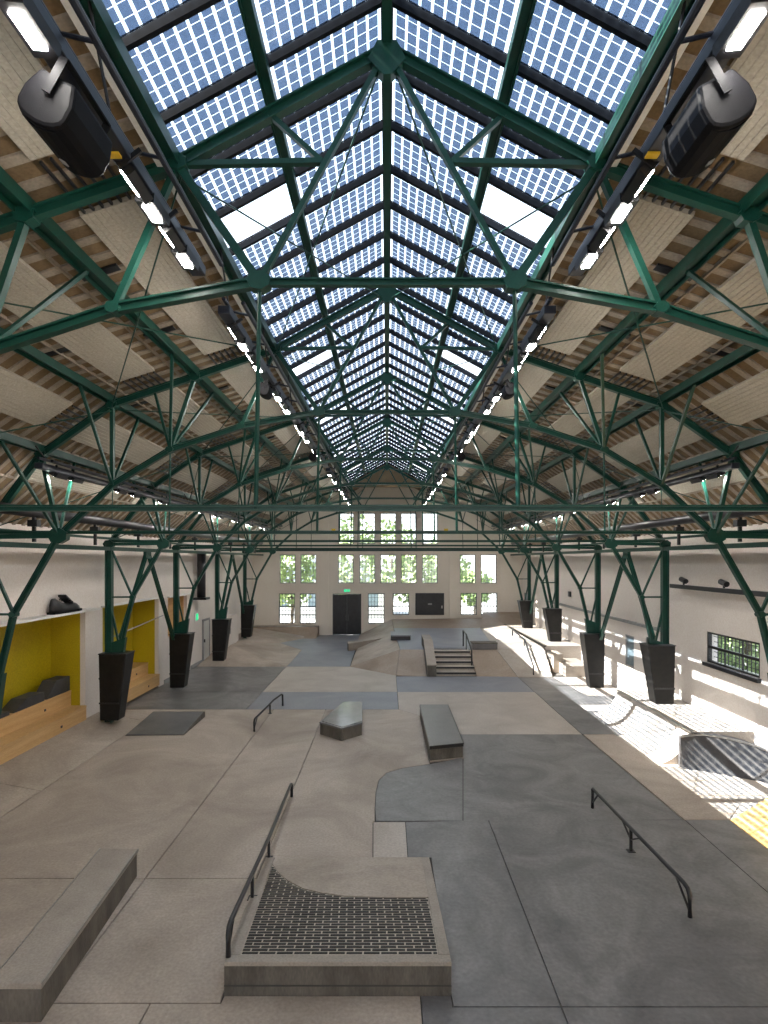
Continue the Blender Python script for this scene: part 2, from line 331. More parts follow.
def make_window(n, cx, cy, cz, w, h, axis, rows, cols, heavy, frame_m, pane_m, deep=0.2):
    """window n: frame (structure) with glazing bars and a pane"""
    o = link('window_%d' % n, None, None, (cx, cy, cz)); struct(o)
    if axis == 'y': o.rotation_euler = (0, 0, 0)
    else: o.rotation_euler = (0, 0, PI/2)
    t = 0.05; f = MB()
    f.box(-w/2, -w/2+t, -0.05, 0.05, -h/2, h/2); f.box(w/2-t, w/2, -0.05, 0.05, -h/2, h/2)
    f.box(-w/2+t, w/2-t, -0.05, 0.05, -h/2, -h/2+t); f.box(-w/2+t, w/2-t, -0.05, 0.05, h/2-t, h/2)
    f.build('window_frame', frame_m, o)
    for i in range(1, cols): MB().box(-w/2+w*i/cols-0.012, -w/2+w*i/cols+0.012, -0.02, 0.02, -h/2+t, h/2-t).build('muntin', frame_m, o)
    for j in range(1, rows):
        k = 0.035 if j in heavy else 0.012
        MB().box(-w/2+t, w/2-t, -0.024, 0.024, -h/2+h*j/rows-k, -h/2+h*j/rows+k).build('muntin', frame_m, o)
    MB().box(-w/2+t, w/2-t, -0.004, 0.004, -h/2+t, h/2-t).build('pane', pane_m, o)
    return o
nwin = 0
for (a, bb, c, d, k) in W:
    nwin += 1; w = wx(bb)-wx(a); h = wz(c)-wz(d); low = k == 'low'
    make_window(nwin, (wx(a)+wx(bb))/2, YE+0.12, (wz(c)+wz(d))/2, w, h, 'y', 7 if h > 1.6 else 5, 5, (2, 4) if low and h > 1.6 else ((2,) if low else ()),
                M['black'] if low else M['grey'], M['glass'])
    struct(MB().box(wx(a)-0.04, wx(bb)+0.04, YE-0.06, YE+0.02, wz(d)-0.05, wz(d)-0.003).build('trim_%d' % (nwin+2), M['wallend']))
# black double door
dr = struct(link('door_1', None, None, ((dhole[0]+dhole[1])/2, YE+0.1, 0)))
dw = (dhole[1]-dhole[0])/2
for s in (-1, 1):
    lf = MB().box(min(0.002*s, s*(dw-0.051)), max(0.002*s, s*(dw-0.051)), -0.03, 0.03, 0.01, dhole[3]-0.06).build('door_leaf', M['black'], dr)
    MB().box(s*0.08-0.015, s*0.08+0.015, -0.09, -0.03, 0.95, 1.25).build('door_handle', M['black'], lf)
MB().box(-dw, -dw+0.05, -0.08, 0.06, 0, dhole[3]).box(dw-0.05, dw, -0.08, 0.06, 0, dhole[3]).box(-dw+0.05, dw-0.05, -0.08, 0.06, dhole[3]-0.05, dhole[3]).build('door_frame', M['black'], dr)
# black board with a grey plate
bd = thing('wall_board', 'wide black board with small grey plate on far wall between low windows', 'board', (wx(429.7), YE-0.002, wz(604)))
MB().box(-0.93, 0.93, -0.06, -0.0, -0.71, 0.71).build('board_panel', M['black'], bd)
MB().box(-0.12, 0.14, -0.075, -0.06, -0.05, 0.05).build('name_plate', M['grey'], bd)
MB().box(0.76, 0.82, -0.10, -0.06, -0.28, -0.1).build('handle', M['steel'], bd)
# exit sign over the door
ex = thing('exit_sign', 'lit green exit sign above the black double door', 'sign', (wx(347), YE-0.07, wz(590.5)))
MB().box(-0.22, 0.22, -0.03, 0.07, -0.11, 0.11).build('housing', M['white'], ex)
MB().box(-0.19, 0.19, -0.04, -0.03, -0.08, 0.08).build('lit_panel', M['exit'], ex)
def running_man(parent, y):
    m = MB(); m.box(-0.02, 0.02, y, y+0.004, 0.035, 0.065)
    m.bar((0, y, 0.03), (-0.02, y, -0.015), 0.004, 0.03); m.bar((-0.02, y, -0.015), (0.03, y, -0.06), 0.004, 0.018); m.bar((-0.02, y, -0.015), (-0.07, y, -0.045), 0.004, 0.018)
    m.bar((0, y, 0.025), (0.045, y, 0.0), 0.004, 0.014); m.bar((0.08, y, 0.0), (0.15, y, 0.0), 0.004, 0.016)
    return m.build('pictogram', M['white'], parent)
running_man(ex, -0.046)

# side wall beside the bleachers: recesses cut in
TOPN = EYE - 1.46
LN = [(11.2, 16.5, 0.0, TOPN), (17.5, 21.8, 0.0, TOPN), (22.7, 24.9, 1.78, TOPN-0.05)]     # y0,y1,z0,z1 of the three recesses
b = MB()
for (y0, y1, z0, z1) in wall_grid(Y0, YE, 0, EYE+0.85, LN): b.box(-XW-0.15, -XW, y0, y1, z0, z1)
wall_l = struct(b.build('wall_left', M['wall']))
for i, (y0, y1, z0, z1) in enumerate(LN):
    m = M['yellow'] if i < 2 else M['ply']; dp = 1.0 if i < 2 else 0.5
    r = MB()
    r.box(-XW-dp-0.1, -XW-dp, y0-0.1, y1+0.1, z0, z1+0.1)
    r.box(-XW-dp, -XW-0.151, y1, y1+0.1, z0, z1+0.1); r.box(-XW-dp, -XW-0.151, y0-0.1, y0, z0, z1+0.1)
    r.box(-XW-dp, -XW-0.151, y0, y1, z1, z1+0.1)
    if i == 2: r.box(-XW-dp, -XW-0.151, y0, y1, z0-0.1, z0)
    r.build('recess_lining', m, wall_l)
    # white lip along the top of each recess
    MB().box(-XW+0.001, -XW+(0.32 if i == 0 else 0.12), y0-0.1, y1+0.25, z1+0.0, z1+0.06).build('ledge', M['white'], wall_l)
# other side wall with windows
RWIN = [(13.35, 15.56, EYE-2.78, EYE-1.95), (18.55, 19.25, EYE-3.75, EYE-2.62), (20.15, 20.9, EYE-3.85, EYE-2.72)]
b = MB()
for (y0, y1, z0, z1) in wall_grid(Y0, YE, 0, EYE+0.85, RWIN): b.box(XW, XW+0.3, y0, y1, z0, z1)
wall_r = struct(b.build('wall_right', M['wall']))
for i, (y0, y1, z0, z1) in enumerate(RWIN):
    nwin += 1
    if i == 0:
        make_window(nwin, XW+0.06, (y0+y1)/2, (z0+z1)/2, y1-y0, z1-z0, 'x', 2, 3, (1,), M['black'], M['glass'])
        g = MB()
        for k in range(1, 14): g.box(XW+0.2, XW+0.22, y0+(y1-y0)*k/14-0.008, y0+(y1-y0)*k/14+0.008, z0, z1)
        for k in range(1, 6): g.box(XW+0.19, XW+0.2, y0, y1, z0+(z1-z0)*k/6-0.008, z0+(z1-z0)*k/6+0.008)
        gg = g.build('security_grille', M['black'], wall_r); gg['kind'] = 'stuff'
        MB().box(XW-0.1, XW+0.02, y0-0.06, y1+0.06, z0-0.1, z0-0.005).build('window_sill', M['black'], wall_r)
    else:
        make_window(nwin, XW+0.06, (y0+y1)/2, (z0+z1)/2, y1-y0, z1-z0, 'x', 1, 1, (), M['grey'], M['dullglass'])
# gable behind the gallery, with tall windows like the far one
b = MB()
rear = [(x-0.7, x+0.7, 1.2, 7.6) for x in (-6.6, -4.9, -3, -1, 1, 3, 4.9, 6.6)]
rear = [(a, bb, c, d if abs(a+bb) < 7 else 5.0) for a, bb, c, d in rear]
for (x0, x1, z0, z1) in wall_grid(-XW, XW, 0, 5.72, rear): b.box(x0, x1, Y0-0.3, Y0, z0, z1)
for (x0, x1, z0, z1) in wall_grid(-5, 5, 5.72, 8.2, rear): b.box(x0, x1, Y0-0.3, Y0, z0, z1)
for s in (-1, 1): b.prism([(s*5, Y0, 5.72), (s*8.75, Y0, 5.72), (s*7.1, Y0, roof_z(7.1)), (s*5.6, Y0, roof_z(5.6)), (s*5, Y0, roof_z(5))], (0, -0.3, 0))
b.prism([(-5, Y0, 8.2), (5, Y0, 8.2), (2.42, Y0, roof_z(2.42)), (0, Y0, roof_z(0)), (-2.42, Y0, roof_z(2.42))], (0, -0.3, 0))
struct(b.build('wall_rear', M['wallend']))
# baseboards
struct(MB().box(-XW, -XW+0.03, 22.3, 30, 0.0, 0.16).build('baseboard_left', M['grey']))

# ------------------------------------------------------------------ setting: roof deck, joists, acoustic panels
prof = [(2.42, 4.33), (5.6, 3.33), (7.1, 2.30), (8.95, 0.68)]
YS1 = 33.2                       # the skylight stops here, closed deck beyond
b = MB()
for s in (-1, 1):
    for (xa, za), (xb, zb) in zip(prof, prof[1:]):
        b.prism([(s*xa, Y0-0.3, zc(za)), (s*xb, Y0-0.3, zc(zb)), (s*xb, Y0-0.3, zc(zb)+0.14), (s*xa, Y0-0.3, zc(za)+0.14)], (0, YE+0.65-Y0, 0))
    b.prism([(0, YS1, zc(5.64)), (s*2.42, YS1, zc(4.33)), (s*2.42, YS1, zc(4.45)), (0, YS1, zc(5.76))], (0, YE+0.35-YS1, 0))
ceiling = struct(b.build('ceiling', M['tan']))
jm = []
for s in (-1, 1):
    m = MB()
    for (xa, za), (xb, zb) in zip(prof, prof[1:]):
        m.bar((s*xa, 0, za-0.014), (s*xb, 0, zb-0.014), 0.12, 0.028)
    jm.append(m.mesh('joist', M['lath']))
y = 0.3
while y < YE-0.2:
    for me in jm: link('joist', me, ceiling, (0, y, EYE))
    y += BAY/15
# battens lengthwise between joists (edges of the boards)
for s in (-1, 1):
    for x in (2.7, 4.2, 5.35, 6.3, 7.0, 7.75, 8.4):
        z = roof_z(x)-0.02
        MB().bar((s*x, 0.2, z), (s*x, YE, z), 0.05, 0.035, (0, 0, 1)).build('batten', M['lath'], ceiling)
# dark slits left between boards
slit = {}
for s in (-1, 1):
    m = MB(); m.bar((s*3.6, 0, roof_z(3.6)-0.022-EYE), (s*4.1, 0, roof_z(4.1)-0.022-EYE), 0.13, 0.03); m2 = m.mesh('slit', M['black'])
    m = MB(); m.bar((s*5.15, 0, roof_z(5.15)-0.022-EYE), (s*5.55, 0, roof_z(5.55)-0.022-EYE), 0.13, 0.03); m3 = m.mesh('slit', M['black'])
    for t in [TR[0]-BAY] + TR:
        for o, mm in ((1.6, m2), (3.6, m2), (1.0, m3), (3.2, m3)): link('vent_slit', mm, ceiling, (0, t+o, EYE))
# ribbed acoustic panels: four rows to a bay on either slope
rows = [(2.86, 3.48), (4.42, 5.12), (5.98, 6.62), (7.22, 7.66)]
L_ = BAY-0.9
pm = {}
for s in (-1, 1):
    for r, (xa, xb) in enumerate(rows):
        za, zb = roof_z(xa)-EYE-0.10, roof_z(xb)-EYE-0.10
        w = math.hypot(xb-xa, zb-za); m = MB(); n = 9
        ux, uz = (xb-xa)/w, (zb-za)/w; nx, nz = -uz, ux
        pts = []                                     # ribbed underside, flat back
        for k in range(n):
            a0, a1 = w*k/n, w*(k+0.86)/n
            for a, d in ((a0, 0.0), (a1, 0.0), (a1+0.004, 0.007), (w*(k+1)/n-0.004, 0.007)):
                pts.append((s*(xa+ux*a+nx*d), 0.0, za+uz*a+nz*d))
        pts.append((s*xb, 0, zb)); pts.append((s*(xb+nx*0.06), 0, zb+nz*0.06)); pts.append((s*(xa+nx*0.06), 0, za+nz*0.06))
        m.prism(pts, (0, L_, 0)); pm[(s, r)] = m.mesh('acoustic_panel', M['panel'])
for i in range(-1, 6):
    y = (TR[0] if i >= 0 else TR[0]-BAY) + BAY*max(i, 0) + 0.42
    for k, me in pm.items():
        ln = L_ if y+L_ < YE else YE-y-0.2
        o = link('acoustic_panel', me, ceiling, (0, y, EYE))
        if ln < L_: o.scale.y = ln/L_
# thin dark hanger strips in the gaps beside each truss
hm = {}
for s in (-1, 1):
    for r, (xa, xb) in enumerate(rows[:3]):
        m = MB()
        for k in range(6):
            x = xa+(xb-xa)*(k+0.4)/6; m.bar((s*x, -0.42, roof_z(x)-EYE-0.09), (s*x, 0.4, roof_z(x)-EYE-0.09), 0.03, 0.025, (0, 0, 1))
        hm[(s, r)] = m.mesh('hanger_strips', M['black'])
for t in TR:
    for me in hm.values():
        o = link('hanger_strips', me, ceiling, (0, t, EYE)); o['kind'] = 'stuff'

# ------------------------------------------------------------------ setting: skylight of solar glass
sky = link('window_%d' % (nwin+1), None, None, (0, 0, EYE)); struct(sky)
GO = 0.29                                              # glass above the rafter line
def gz(x): return 5.40 + GO - 0.545*x
PITCH = 0.825; YK = 5.71 - 8*PITCH
def pane_mesh(s, xa, xb, cells):
    m = MB(); m.prism([(s*xa, 0.03, gz(xa)), (s*xb, 0.03, gz(xb)), (s*xb, 0.03, gz(xb)+0.012), (s*xa, 0.03, gz(xa)+0.012)], (0, PITCH-0.06, 0))
    return m.mesh('pane', M['glass'] if cells else M['vent'])
def cell_mesh(s, xa, xb):
    m = MB(); n = 9; w = (xb-xa-0.03)/n; q = (PITCH-0.06)/6
    for i in range(n):
        for j in range(6):
            x0 = xa+0.015+w*i+0.012; x1 = x0+w-0.026; y0 = 0.03+q*j+0.004; y1 = y0+q-0.008
            m.add([(s*x0, y0, gz(x0)-0.004), (s*x1, y0, gz(x1)-0.004), (s*x1, y1, gz(x1)-0.004), (s*x0, y1, gz(x0)-0.004)], [(0, 1, 2, 3)])
    return m.mesh('solar_cells', M['cell'])
spans = [(0.07, 1.19), (1.29, 2.33)]
pmh = {(s, r): pane_mesh(s, *spans[r], True) for s in (-1, 1) for r in (0, 1)}
cmh = {(s, r): cell_mesh(s, *spans[r]) for s in (-1, 1) for r in (0, 1)}
vmh = {s: pane_mesh(s, *spans[1], False) for s in (-1, 1)}
bmh = {s: MB().bar((s*0.03, 0, gz(0.03)-0.03), (s*2.36, 0, gz(2.36)-0.03), 0.05, 0.10).mesh('glazing_bar', M['glazebar']) for s in (-1, 1)}
K = int((YS1-YK)/PITCH)
vents = {round((t+2.0-YK)/PITCH-0.5) for t in TR[:5]}
for k in range(K+1):
    y = YK + PITCH*k
    for s in (-1, 1):
        link('glazing_bar', bmh[s], sky, (0, y, 0))
        if k == K: continue
        for r in (0, 1):
            if r == 1 and k in vents:
                link('vent_pane', vmh[s], sky, (0, y, 0)); continue
            p = link('pane', pmh[(s, r)], sky, (0, y, 0))
            c = link('solar_cells', cmh[(s, r)], p); c['kind'] = 'stuff'
yend = YK+PITCH*K
for s in (-1, 1):
    MB().box(min(s*2.35, s*2.43), max(s*2.35, s*2.43), YK, yend, 4.16, gz(2.35)+0.03).build('skylight_curb', M['curb'], sky)
    MB().bar((s*0.035, YK, gz(0)+0.0), (s*0.035, yend, gz(0)+0.0), 0.05, 0.06, (0, 0, 1)).build('ridge_strip', M['glazebar'], sky)
    MB().bar((s*1.24, YK, gz(1.24)+0.0), (s*1.24, yend, gz(1.24)+0.0), 0.035, 0.09, (0, 0, 1)).build('mid_strip', M['glazebar'], sky)
b = MB()
for yy in (yend, YK-0.1): b.prism([(-2.42, yy, 4.2), (2.42, yy, 4.2), (2.42, yy, gz(2.42)), (0, yy, gz(0)+0.03), (-2.42, yy, gz(2.42))], (0, 0.1, 0))
b.box(-2.42, 2.42, Y0, YK, 5.9, 6.0); b.build('skylight_end', M['tan'], sky)

# ------------------------------------------------------------------ green steelwork
def steel(fn, name, parent):
    m = MB(); fn(m); return m.build(name, M['green'], parent)
A = [(0, 2.94), (1.35, 2.94), (2.89, 2.66), (4.31, 2.19), (5.46, 1.49), (6.52, 0.48), (7.42, -1.08), (7.78, -2.62)]
MID = (0.69, 4.22)
t0 = thing('roof_truss', 'x', 'truss', (0, TR[0], EYE), 'green steel roof trusses')
def pt(p, s): return (s*p[0], 0, p[1])
for s in (-1, 1):
    steel(lambda m: [m.ibeam(pt(a, s), pt(c, s), 0.105, 0.095, 0.02) for a, c in ((R0, R1), (R1, R3), (R3, R4), (R4, R5))], 'rafter', t0)
    steel(lambda m: [m.ibeam(pt(a, s), pt(c, s), 0.085, 0.095, 0.02) for a, c in zip(A[1:], A[2:])], 'arch_chord', t0)
    steel(lambda m: m.ibeam((s*XC, 0, 0.45), (s*XC, 0, -EYE+0.02), 0.16, 0.16, 0.025), 'column', t0)
    steel(lambda m: m.bar(pt(R1, s), pt(A[1], s), 0.085, 0.085), 'lantern_post', t0)
    for p, q, a in ((R0, A[1], 0.055), (R1, MID, 0.055), (MIDP, MID, 0.05), (R1, A[2], 0.06), (P1, A[3], 0.07), ((4.62, 3.35), A[3], 0.045), (R3, A[4], 0.07), (R4, A[5], 0.07),
                    (R5, A[5], 0.09), (R5, A[6], 0.05), ((8.1, -1.08), A[6], 0.045), ((8.1, -1.15), A[7], 0.05)):
        steel(lambda m: m.bar(pt(p, s), pt(q, s), a*1.2, a), 'web_strut', t0)
    steel(lambda m: m.tube([pt(A[1], s), (s*1.39, 0, 0.52)], 0.024), 'hanger_rod', t0)
    steel(lambda m: m.tube([pt(A[3], s), (s*4.33, 0, 0.52)], 0.018), 'hanger_rod', t0)
    for (x, z), r in ((R1, 0.12), (A[1], 0.13), (A[5], 0.2), (P1, 0.12), (R3, 0.11), (R4, 0.11), (R5, 0.16), (A[2], 0.08), (A[3], 0.08), (A[6], 0.08)):
        steel(lambda m: m.prism([(s*x+r*math.cos(2*PI*k/7+0.4), -0.07, z+r*0.8*math.sin(2*PI*k/7+0.4)) for k in range(7)], (0, 0.14, 0)), 'gusset_plate', t0)
    steel(lambda m: m.prism([(s*7.6, -0.07, -2.25), (s*8.15, -0.07, -2.45), (s*8.15, -0.07, -3.1), (s*7.72, -0.07, -3.1)], (0, 0.14, 0)), 'gusset_plate', t0)
steel(lambda m: m.ibeam(pt(A[1], -1), pt(A[1], 1), 0.06, 0.075, 0.018), 'collar_tie', t0)
steel(lambda m: m.ibeam((-XC, 0, 0.55), (XC, 0, 0.55), 0.045, 0.09, 0.02), 'tie_beam', t0)
steel(lambda m: m.prism([(-0.1, -0.06, 5.46), (0.1, -0.06, 5.46), (0.2, -0.06, 5.27), (0.04, -0.06, 5.1), (-0.04, -0.06, 5.1), (-0.2, -0.06, 5.27)], (0, 0.12, 0)), 'gusset_plate', t0)
# wind bracing that runs from each truss to the next, and knee braces down to the arch
for s in (-1, 1):
    for (xa, za), (xb, zb) in (((0.1, 5.2), (2.2, 4.1)), ((2.2, 4.1), (5.46, 3.0)), ((5.46, 2.95), (8.0, 0.6))):
        for (a, c) in (((xa, za), (xb, zb)), ((xb, zb), (xa, za))):
            steel(lambda m: m.tube([(s*a[0], 0.05, a[1]), (s*c[0], BAY-0.05, c[1])], 0.012, 5), 'wind_rod', t0)
    for P, Q in ((P1, A[3]), (R3, A[4]), (R4, A[5])):
        for dy in (-1.2, 1.2):
            steel(lambda m: m.bar((s*Q[0], 0, Q[1]), (s*P[0], dy, P[1]+0.03), 0.05, 0.05, (1, 0, 0)), 'knee_brace', t0)
TL = ['green steel roof truss nearest the camera, under the two black loudspeakers', 'green steel roof truss second from the camera, spanning the whole picture width',
      'green steel roof truss third from the camera, its columns first to show padded feet', 'green steel roof truss fourth from the camera, standing beside the plywood wall recess',
      'green steel roof truss fifth from the camera, beside the hanging black duct', 'green steel roof truss farthest from the camera, just before the far window wall']
trusses = [t0]
for i in range(1, 6):
    c = copy_tree(t0); c.location = (0, TR[i], EYE); trusses.append(c)
for c, l in zip(trusses, TL): c['label'] = l
# beams that run the length of the hall
def beam(name, x, z, d, f, label, y0=Y0, y1=YE, t=0.022):
    return tag(MB().ibeam((x, y0, zc(z)), (x, y1, zc(z)), f, d, t, (0, 0, 1)).build(name, M['green']), label, 'beam', 'green beams along the hall')
tag(MB().bar((0, Y0, zc(5.5)), (0, YE, zc(5.5)), 0.13, 0.10, (0, 0, 1)).build('ridge_beam', M['green']), 'green ridge beam along the top middle of the skylight', 'beam')
for s, side, near in ((-1, 'yellow recesses', 'bleacher'), (1, 'sunlit wall', 'sunlit')):
    beam('skylight_purlin', s*1.243, 4.91, 0.09, 0.10, 'green purlin halfway down the skylight slope on the side of the %s' % side, y0=-0.8, y1=32.4)
    beam('skylight_edge_beam', s*2.26, 4.22, 0.14, 0.13, 'green edge beam below the skylight curb on the side of the %s' % side)
    beam('roof_purlin', s*P1[0], P1[1]+0.08, 0.15, 0.17, 'upper green roof purlin between first and second panel rows, %s side' % near)
    beam('roof_purlin', s*R3[0], R3[1]+0.08, 0.14, 0.15, 'middle green roof purlin between second and third panel rows, %s side' % near)
    beam('roof_purlin', s*R4[0], R4[1]+0.1, 0.14, 0.15, 'lower green roof purlin above the small light bar, %s side' % near)
    beam('eave_beam', s*XC, 0.33, 0.11, 0.14, 'green eave beam on the column tops along the wall with the %s' % ('yellow recesses' if s < 0 else 'sun patches'))
    beam('eave_rail', s*7.75, 0.60, 0.06, 0.07, 'thin green rail above the eave beam on the %s side' % near)
    # V braces between columns
    for i, w in ((2, 'first two padded columns'), (4, 'last two padded columns')):
        v = thing('portal_brace', 'green inverted V brace between the %s along the %s wall' % (w, 'yellow recess' if s < 0 else 'sunlit'), 'brace', (s*XC, TR[i]+BAY/2, EYE), 'green V braces between columns')
        for dy in (-1, 1):
            MB().ibeam((0, dy*0.06, 0.25), (0, dy*(BAY/2-0.28), -3.0), 0.1, 0.11, 0.02, (1, 0, 0)).build('brace_leg', M['green'], v)
        MB().box(-0.05, 0.05, -0.2, 0.2, 0.05, 0.3).build('gusset_plate', M['green'], v)

# black padded sleeves at the column feet
def sleeve(s, i, h, label):
    t = thing('column_pad', label, 'padding', (s*XC, TR[i], h), 'black padded sleeves around column feet')
    top = 2.05 - h*0.5
    prof = [(0.17, 0), (0.17, top), (-0.62, top), (-0.36, 0)]          # inwards is negative
    m = MB(); n = len(prof)
    vs = []
    for k, (x, z) in enumerate(prof):
        d = 0.22 if z == 0 else 0.3
        vs += [(-s*0 + s*x, -d, z), (s*x, d, z)]
    m.add(vs, [(0, 1, 3, 2), (2, 3, 5, 4), (4, 5, 7, 6), (6, 7, 1, 0), (0, 2, 4, 6), (1, 7, 5, 3)])
    m.build('sleeve', M['pad'], t, bevel=0.03)
    for z in (0.25, 0.62):
        f = z/top if z < 1 else 1
        MB().box(min(s*0.18, -s*(0.37+0.26*z/top)), max(s*0.18, -s*(0.37+0.26*z/top)), -0.235-0.08*z/top, -0.222-0.08*z/top, z*top, z*top+0.05).build('strap', M['black'], t)
    MB().bar((-s*0.63, 0, top), (s*0.18, 0, top), 0.62, 0.03).build('top_rim', M['black'], t, bevel=0.008)
for i, w in ((2, 'nearest'), (3, 'second'), (4, 'third'), (5, 'farthest')):
    sleeve(-1, i, (0.24, 0.0, 0.0, 0.5)[i-2], 'black padded sleeve, %s column foot along the wall with yellow recesses' % w)
    sleeve(1, i, (0.722, 0.0, 1.0, 1.0)[i-2], 'black padded sleeve, %s column foot along the sunlit wall' % w)

# ------------------------------------------------------------------ lighting bars, floodlights, loudspeakers
def flood(parent, x, y, z, tilt, wide=True):
    """LED floodlight: housing with yoke and a bright diffuser of four cells"""
    h = MB().box(-0.085, 0.085, -0.19, 0.19, -0.03, 0.06).box(-0.02, 0.02, -0.22, -0.2, -0.02, 0.2).build('floodlight', M['black'], parent)
    h.location = (x, y, z); h.rotation_euler = (0, tilt, 0)
    d = MB()
    for k in range(4): d.box(-0.045, 0.045, -0.125+0.064*k, -0.125+0.064*k+0.05, -0.04, -0.031)
    d.build('diffuser', M['led'], h)
    return h
def light_bar(s, x, z, y0, y1, label, lamps, hang, group):
    t = thing('lighting_bar', label, 'lighting bar', (s*x, y0, zc(z)), group)
    L = y1-y0; f = MB()
    f.tube([(s*0.0, 0, 0.22), (0, L, 0.22)], 0.028); f.tube([(-s*0.26, 0, 0.16), (-s*0.26, L, 0.16)], 0.028)
    k = 0.4
    while k < L: f.tube([(0, k, 0.22), (-s*0.26, k, 0.16)], 0.016, 6); k += 1.1
    f.build('ladder_frame', M['navy'], t)
    MB().box(-0.08, 0.08, 0, L, 0.02, 0.13).build('cable_raceway', M['navy'], t, bevel=0.01)
    k = 0.25
    while k < L:
        MB().tube([(0, k, 0.22), (s*0.05, k-0.25, hang)], 0.014, 6).build('hanger_rod', M['black'], t); k += 2.64
    for (y, tl) in lamps:
        if y0+0.2 < y < y1-0.2: flood(t, 0, y-y0, -0.02, tl)
    return t
lampy = []
y = 3.4
for k in range(30):
    lampy.append((y, 0.12)); lampy.append((y+0.46, 1.0)); y += 0.92 if k % 2 == 0 else 1.4
LAMPS = [(3.05, .9), (3.5, .1), (4.93, 0.9), (5.35, 0.1), (5.75, 0.9), (6.2, 0.1), (8.2, 1.0), (8.7, 0.1), (9.2, 1.0), (9.7, 0.1)]
yy = 11.0
while yy < 33.5: LAMPS += [(yy, 1.1), (yy+0.5, 0.1), (yy+1.0, 1.1), (yy+1.5, 0.1)]; yy += 3.1
for s, w in ((-1, 'on the side of the yellow recesses'), (1, 'on the side of the sunlit wall')):
    lp = [(a, -s*c) for a, c in LAMPS]
    light_bar(s, 2.2, 3.30, -1.0, 6.66, 'nearest black lighting bar carrying a loudspeaker, %s' % w, lp, 0.95, 'black lighting bars below the skylight edges')
    light_bar(s, 2.2, 3.30, 7.66, 20.5, 'second black lighting bar below the skylight edge, %s' % w, lp, 0.95, 'black lighting bars below the skylight edges')
    light_bar(s, 2.2, 3.30, 21.2, 34.0, 'farthest black lighting bar below the skylight edge, %s' % w, lp, 0.95, 'black lighting bars below the skylight edges')
    lq = []
    for t in TR: lq += [(t+0.15, -s*0.5), (t+0.75, -s*0.5), (t+2.8, -s*0.5), (t+3.6, -s*0.5)]
    light_bar(s, 6.62, 1.72, 10.8, 34.0, 'long low lighting bar under the lower purlin, %s' % w, lq, 0.45, 'low lighting bars')
    # yellow tag on the bar
    MB().box(-0.082, 0.02, 5.62, 5.68, 0.0, 0.019).build('warning_tag', M['tag'], [o for o in bpy.data.objects if o.name.startswith('lighting_bar') and abs(o.location.x-s*2.2) < 0.01 and o.location.y < 0][0])

def speaker(s, y, label, k=1.0, x=2.2, z=3.02):
    t = thing('loudspeaker', label, 'loudspeaker', (s*x, y, zc(z)), 'black loudspeakers on the lighting bars')
    W2, D, Ln = 0.18*k, 0.34*k, 0.52*k
    sec = [(-0.13*k, 0.14*k), (0.13*k, 0.14*k), (W2, 0.0)] + [(W2*math.cos(a), -0.10*k-0.10*k*math.sin(a)) for a in [PI*j/8 for j in range(9)]] + [(-W2, 0.0)]
    m = MB(); m.prism([(a, -Ln/2, b_) for a, b_ in sec], (0, Ln, 0)); c = m.build('cabinet', M['plastic'], t, bevel=0.025*k)
    g = MB(); arc = [(W2*0.96*math.cos(a), -0.105*k-0.105*k*math.sin(a)) for a in [PI*j/8 for j in range(9)]]
    g.prism([(a, -Ln/2+0.04, b_) for a, b_ in arc], (0, Ln-0.08, 0)); gr = g.build('front_grille', M['plastic'], c)
    MB().box(-0.025*k, 0.025*k, -0.02*k+0.1, 0.03*k+0.1, -0.217*k, -0.211*k).build('badge', M['grey'], gr)
    br = MB(); br.bar((0, -Ln/2-0.02, 0.0), (0, -Ln/2-0.02, 0.25*k), 0.01, 0.06); br.bar((0, Ln/2+0.02, 0.0), (0, Ln/2+0.02, 0.25*k), 0.01, 0.06); br.bar((0, -Ln/2-0.02, 0.25*k), (0, Ln/2+0.02, 0.25*k), 0.06, 0.012, (1, 0, 0))
    br.build('bracket', M['plastic'], t)
    t.rotation_euler = (0, s*-0.5, 0)
    return t
speaker(-1, 3.95, 'big black loudspeaker hung under the nearest lighting bar, yellow recess side'); speaker(1, 3.95, 'big black loudspeaker hung under the nearest lighting bar, sunlit wall side')
for yv, w in ((10.3, 'second lighting bar, just past its first four lamps'), (17.0, 'second lighting bar, near its far end'), (24.5, 'farthest lighting bar')):
    for s, q in ((-1, 'yellow recess side'), (1, 'sunlit wall side')):
        speaker(s, yv, 'black loudspeaker below the %s, %s' % (w, q), 0.62, 2.2, 3.07)

# ------------------------------------------------------------------ ducts, pipes, rails on the walls
for s, w in ((-1, 'above the yellow recesses'), (1, 'above the sunlit wall')):
    t = thing('air_duct', 'long black round duct under the eaves %s' % w, 'duct', (s*7.4, 4.0, zc(1.0)), 'black ducts under the eaves')
    MB().tube([(0, 0, 0), (0, 29.5, 0)], 0.11, 14).build('duct_pipe', M['black'], t, smooth=True)
    for k in range(12):
        MB().box(-0.03, 0.03, k*2.5+0.4, k*2.5+0.46, -0.62, -0.09).box(-0.1, 0.1, k*2.5+0.36, k*2.5+0.5, -0.3, -0.16).build('hanger', M['black'], t)
t = thing('vertical_duct', 'thick black duct hanging down the wall past the fourth truss', 'duct', (-8.45, 25.9, zc(0.4)))
MB().tube([(0, 0, 0), (0, 0, -2.1)], 0.19, 14).build('duct_pipe', M['black'], t, smooth=True)
MB().box(-0.3, 0.3, -0.3, 0.3, -2.2, -2.1).build('outlet_flange', M['black'], t)
tag(MB().tube([(-7.6, 34.0, zc(0.62)), (7.6, 34.0, zc(0.62))], 0.1, 10).build('cross_pipe', M['black'], smooth=True), 'black pipe crossing the hall just before the far windows', 'pipe')
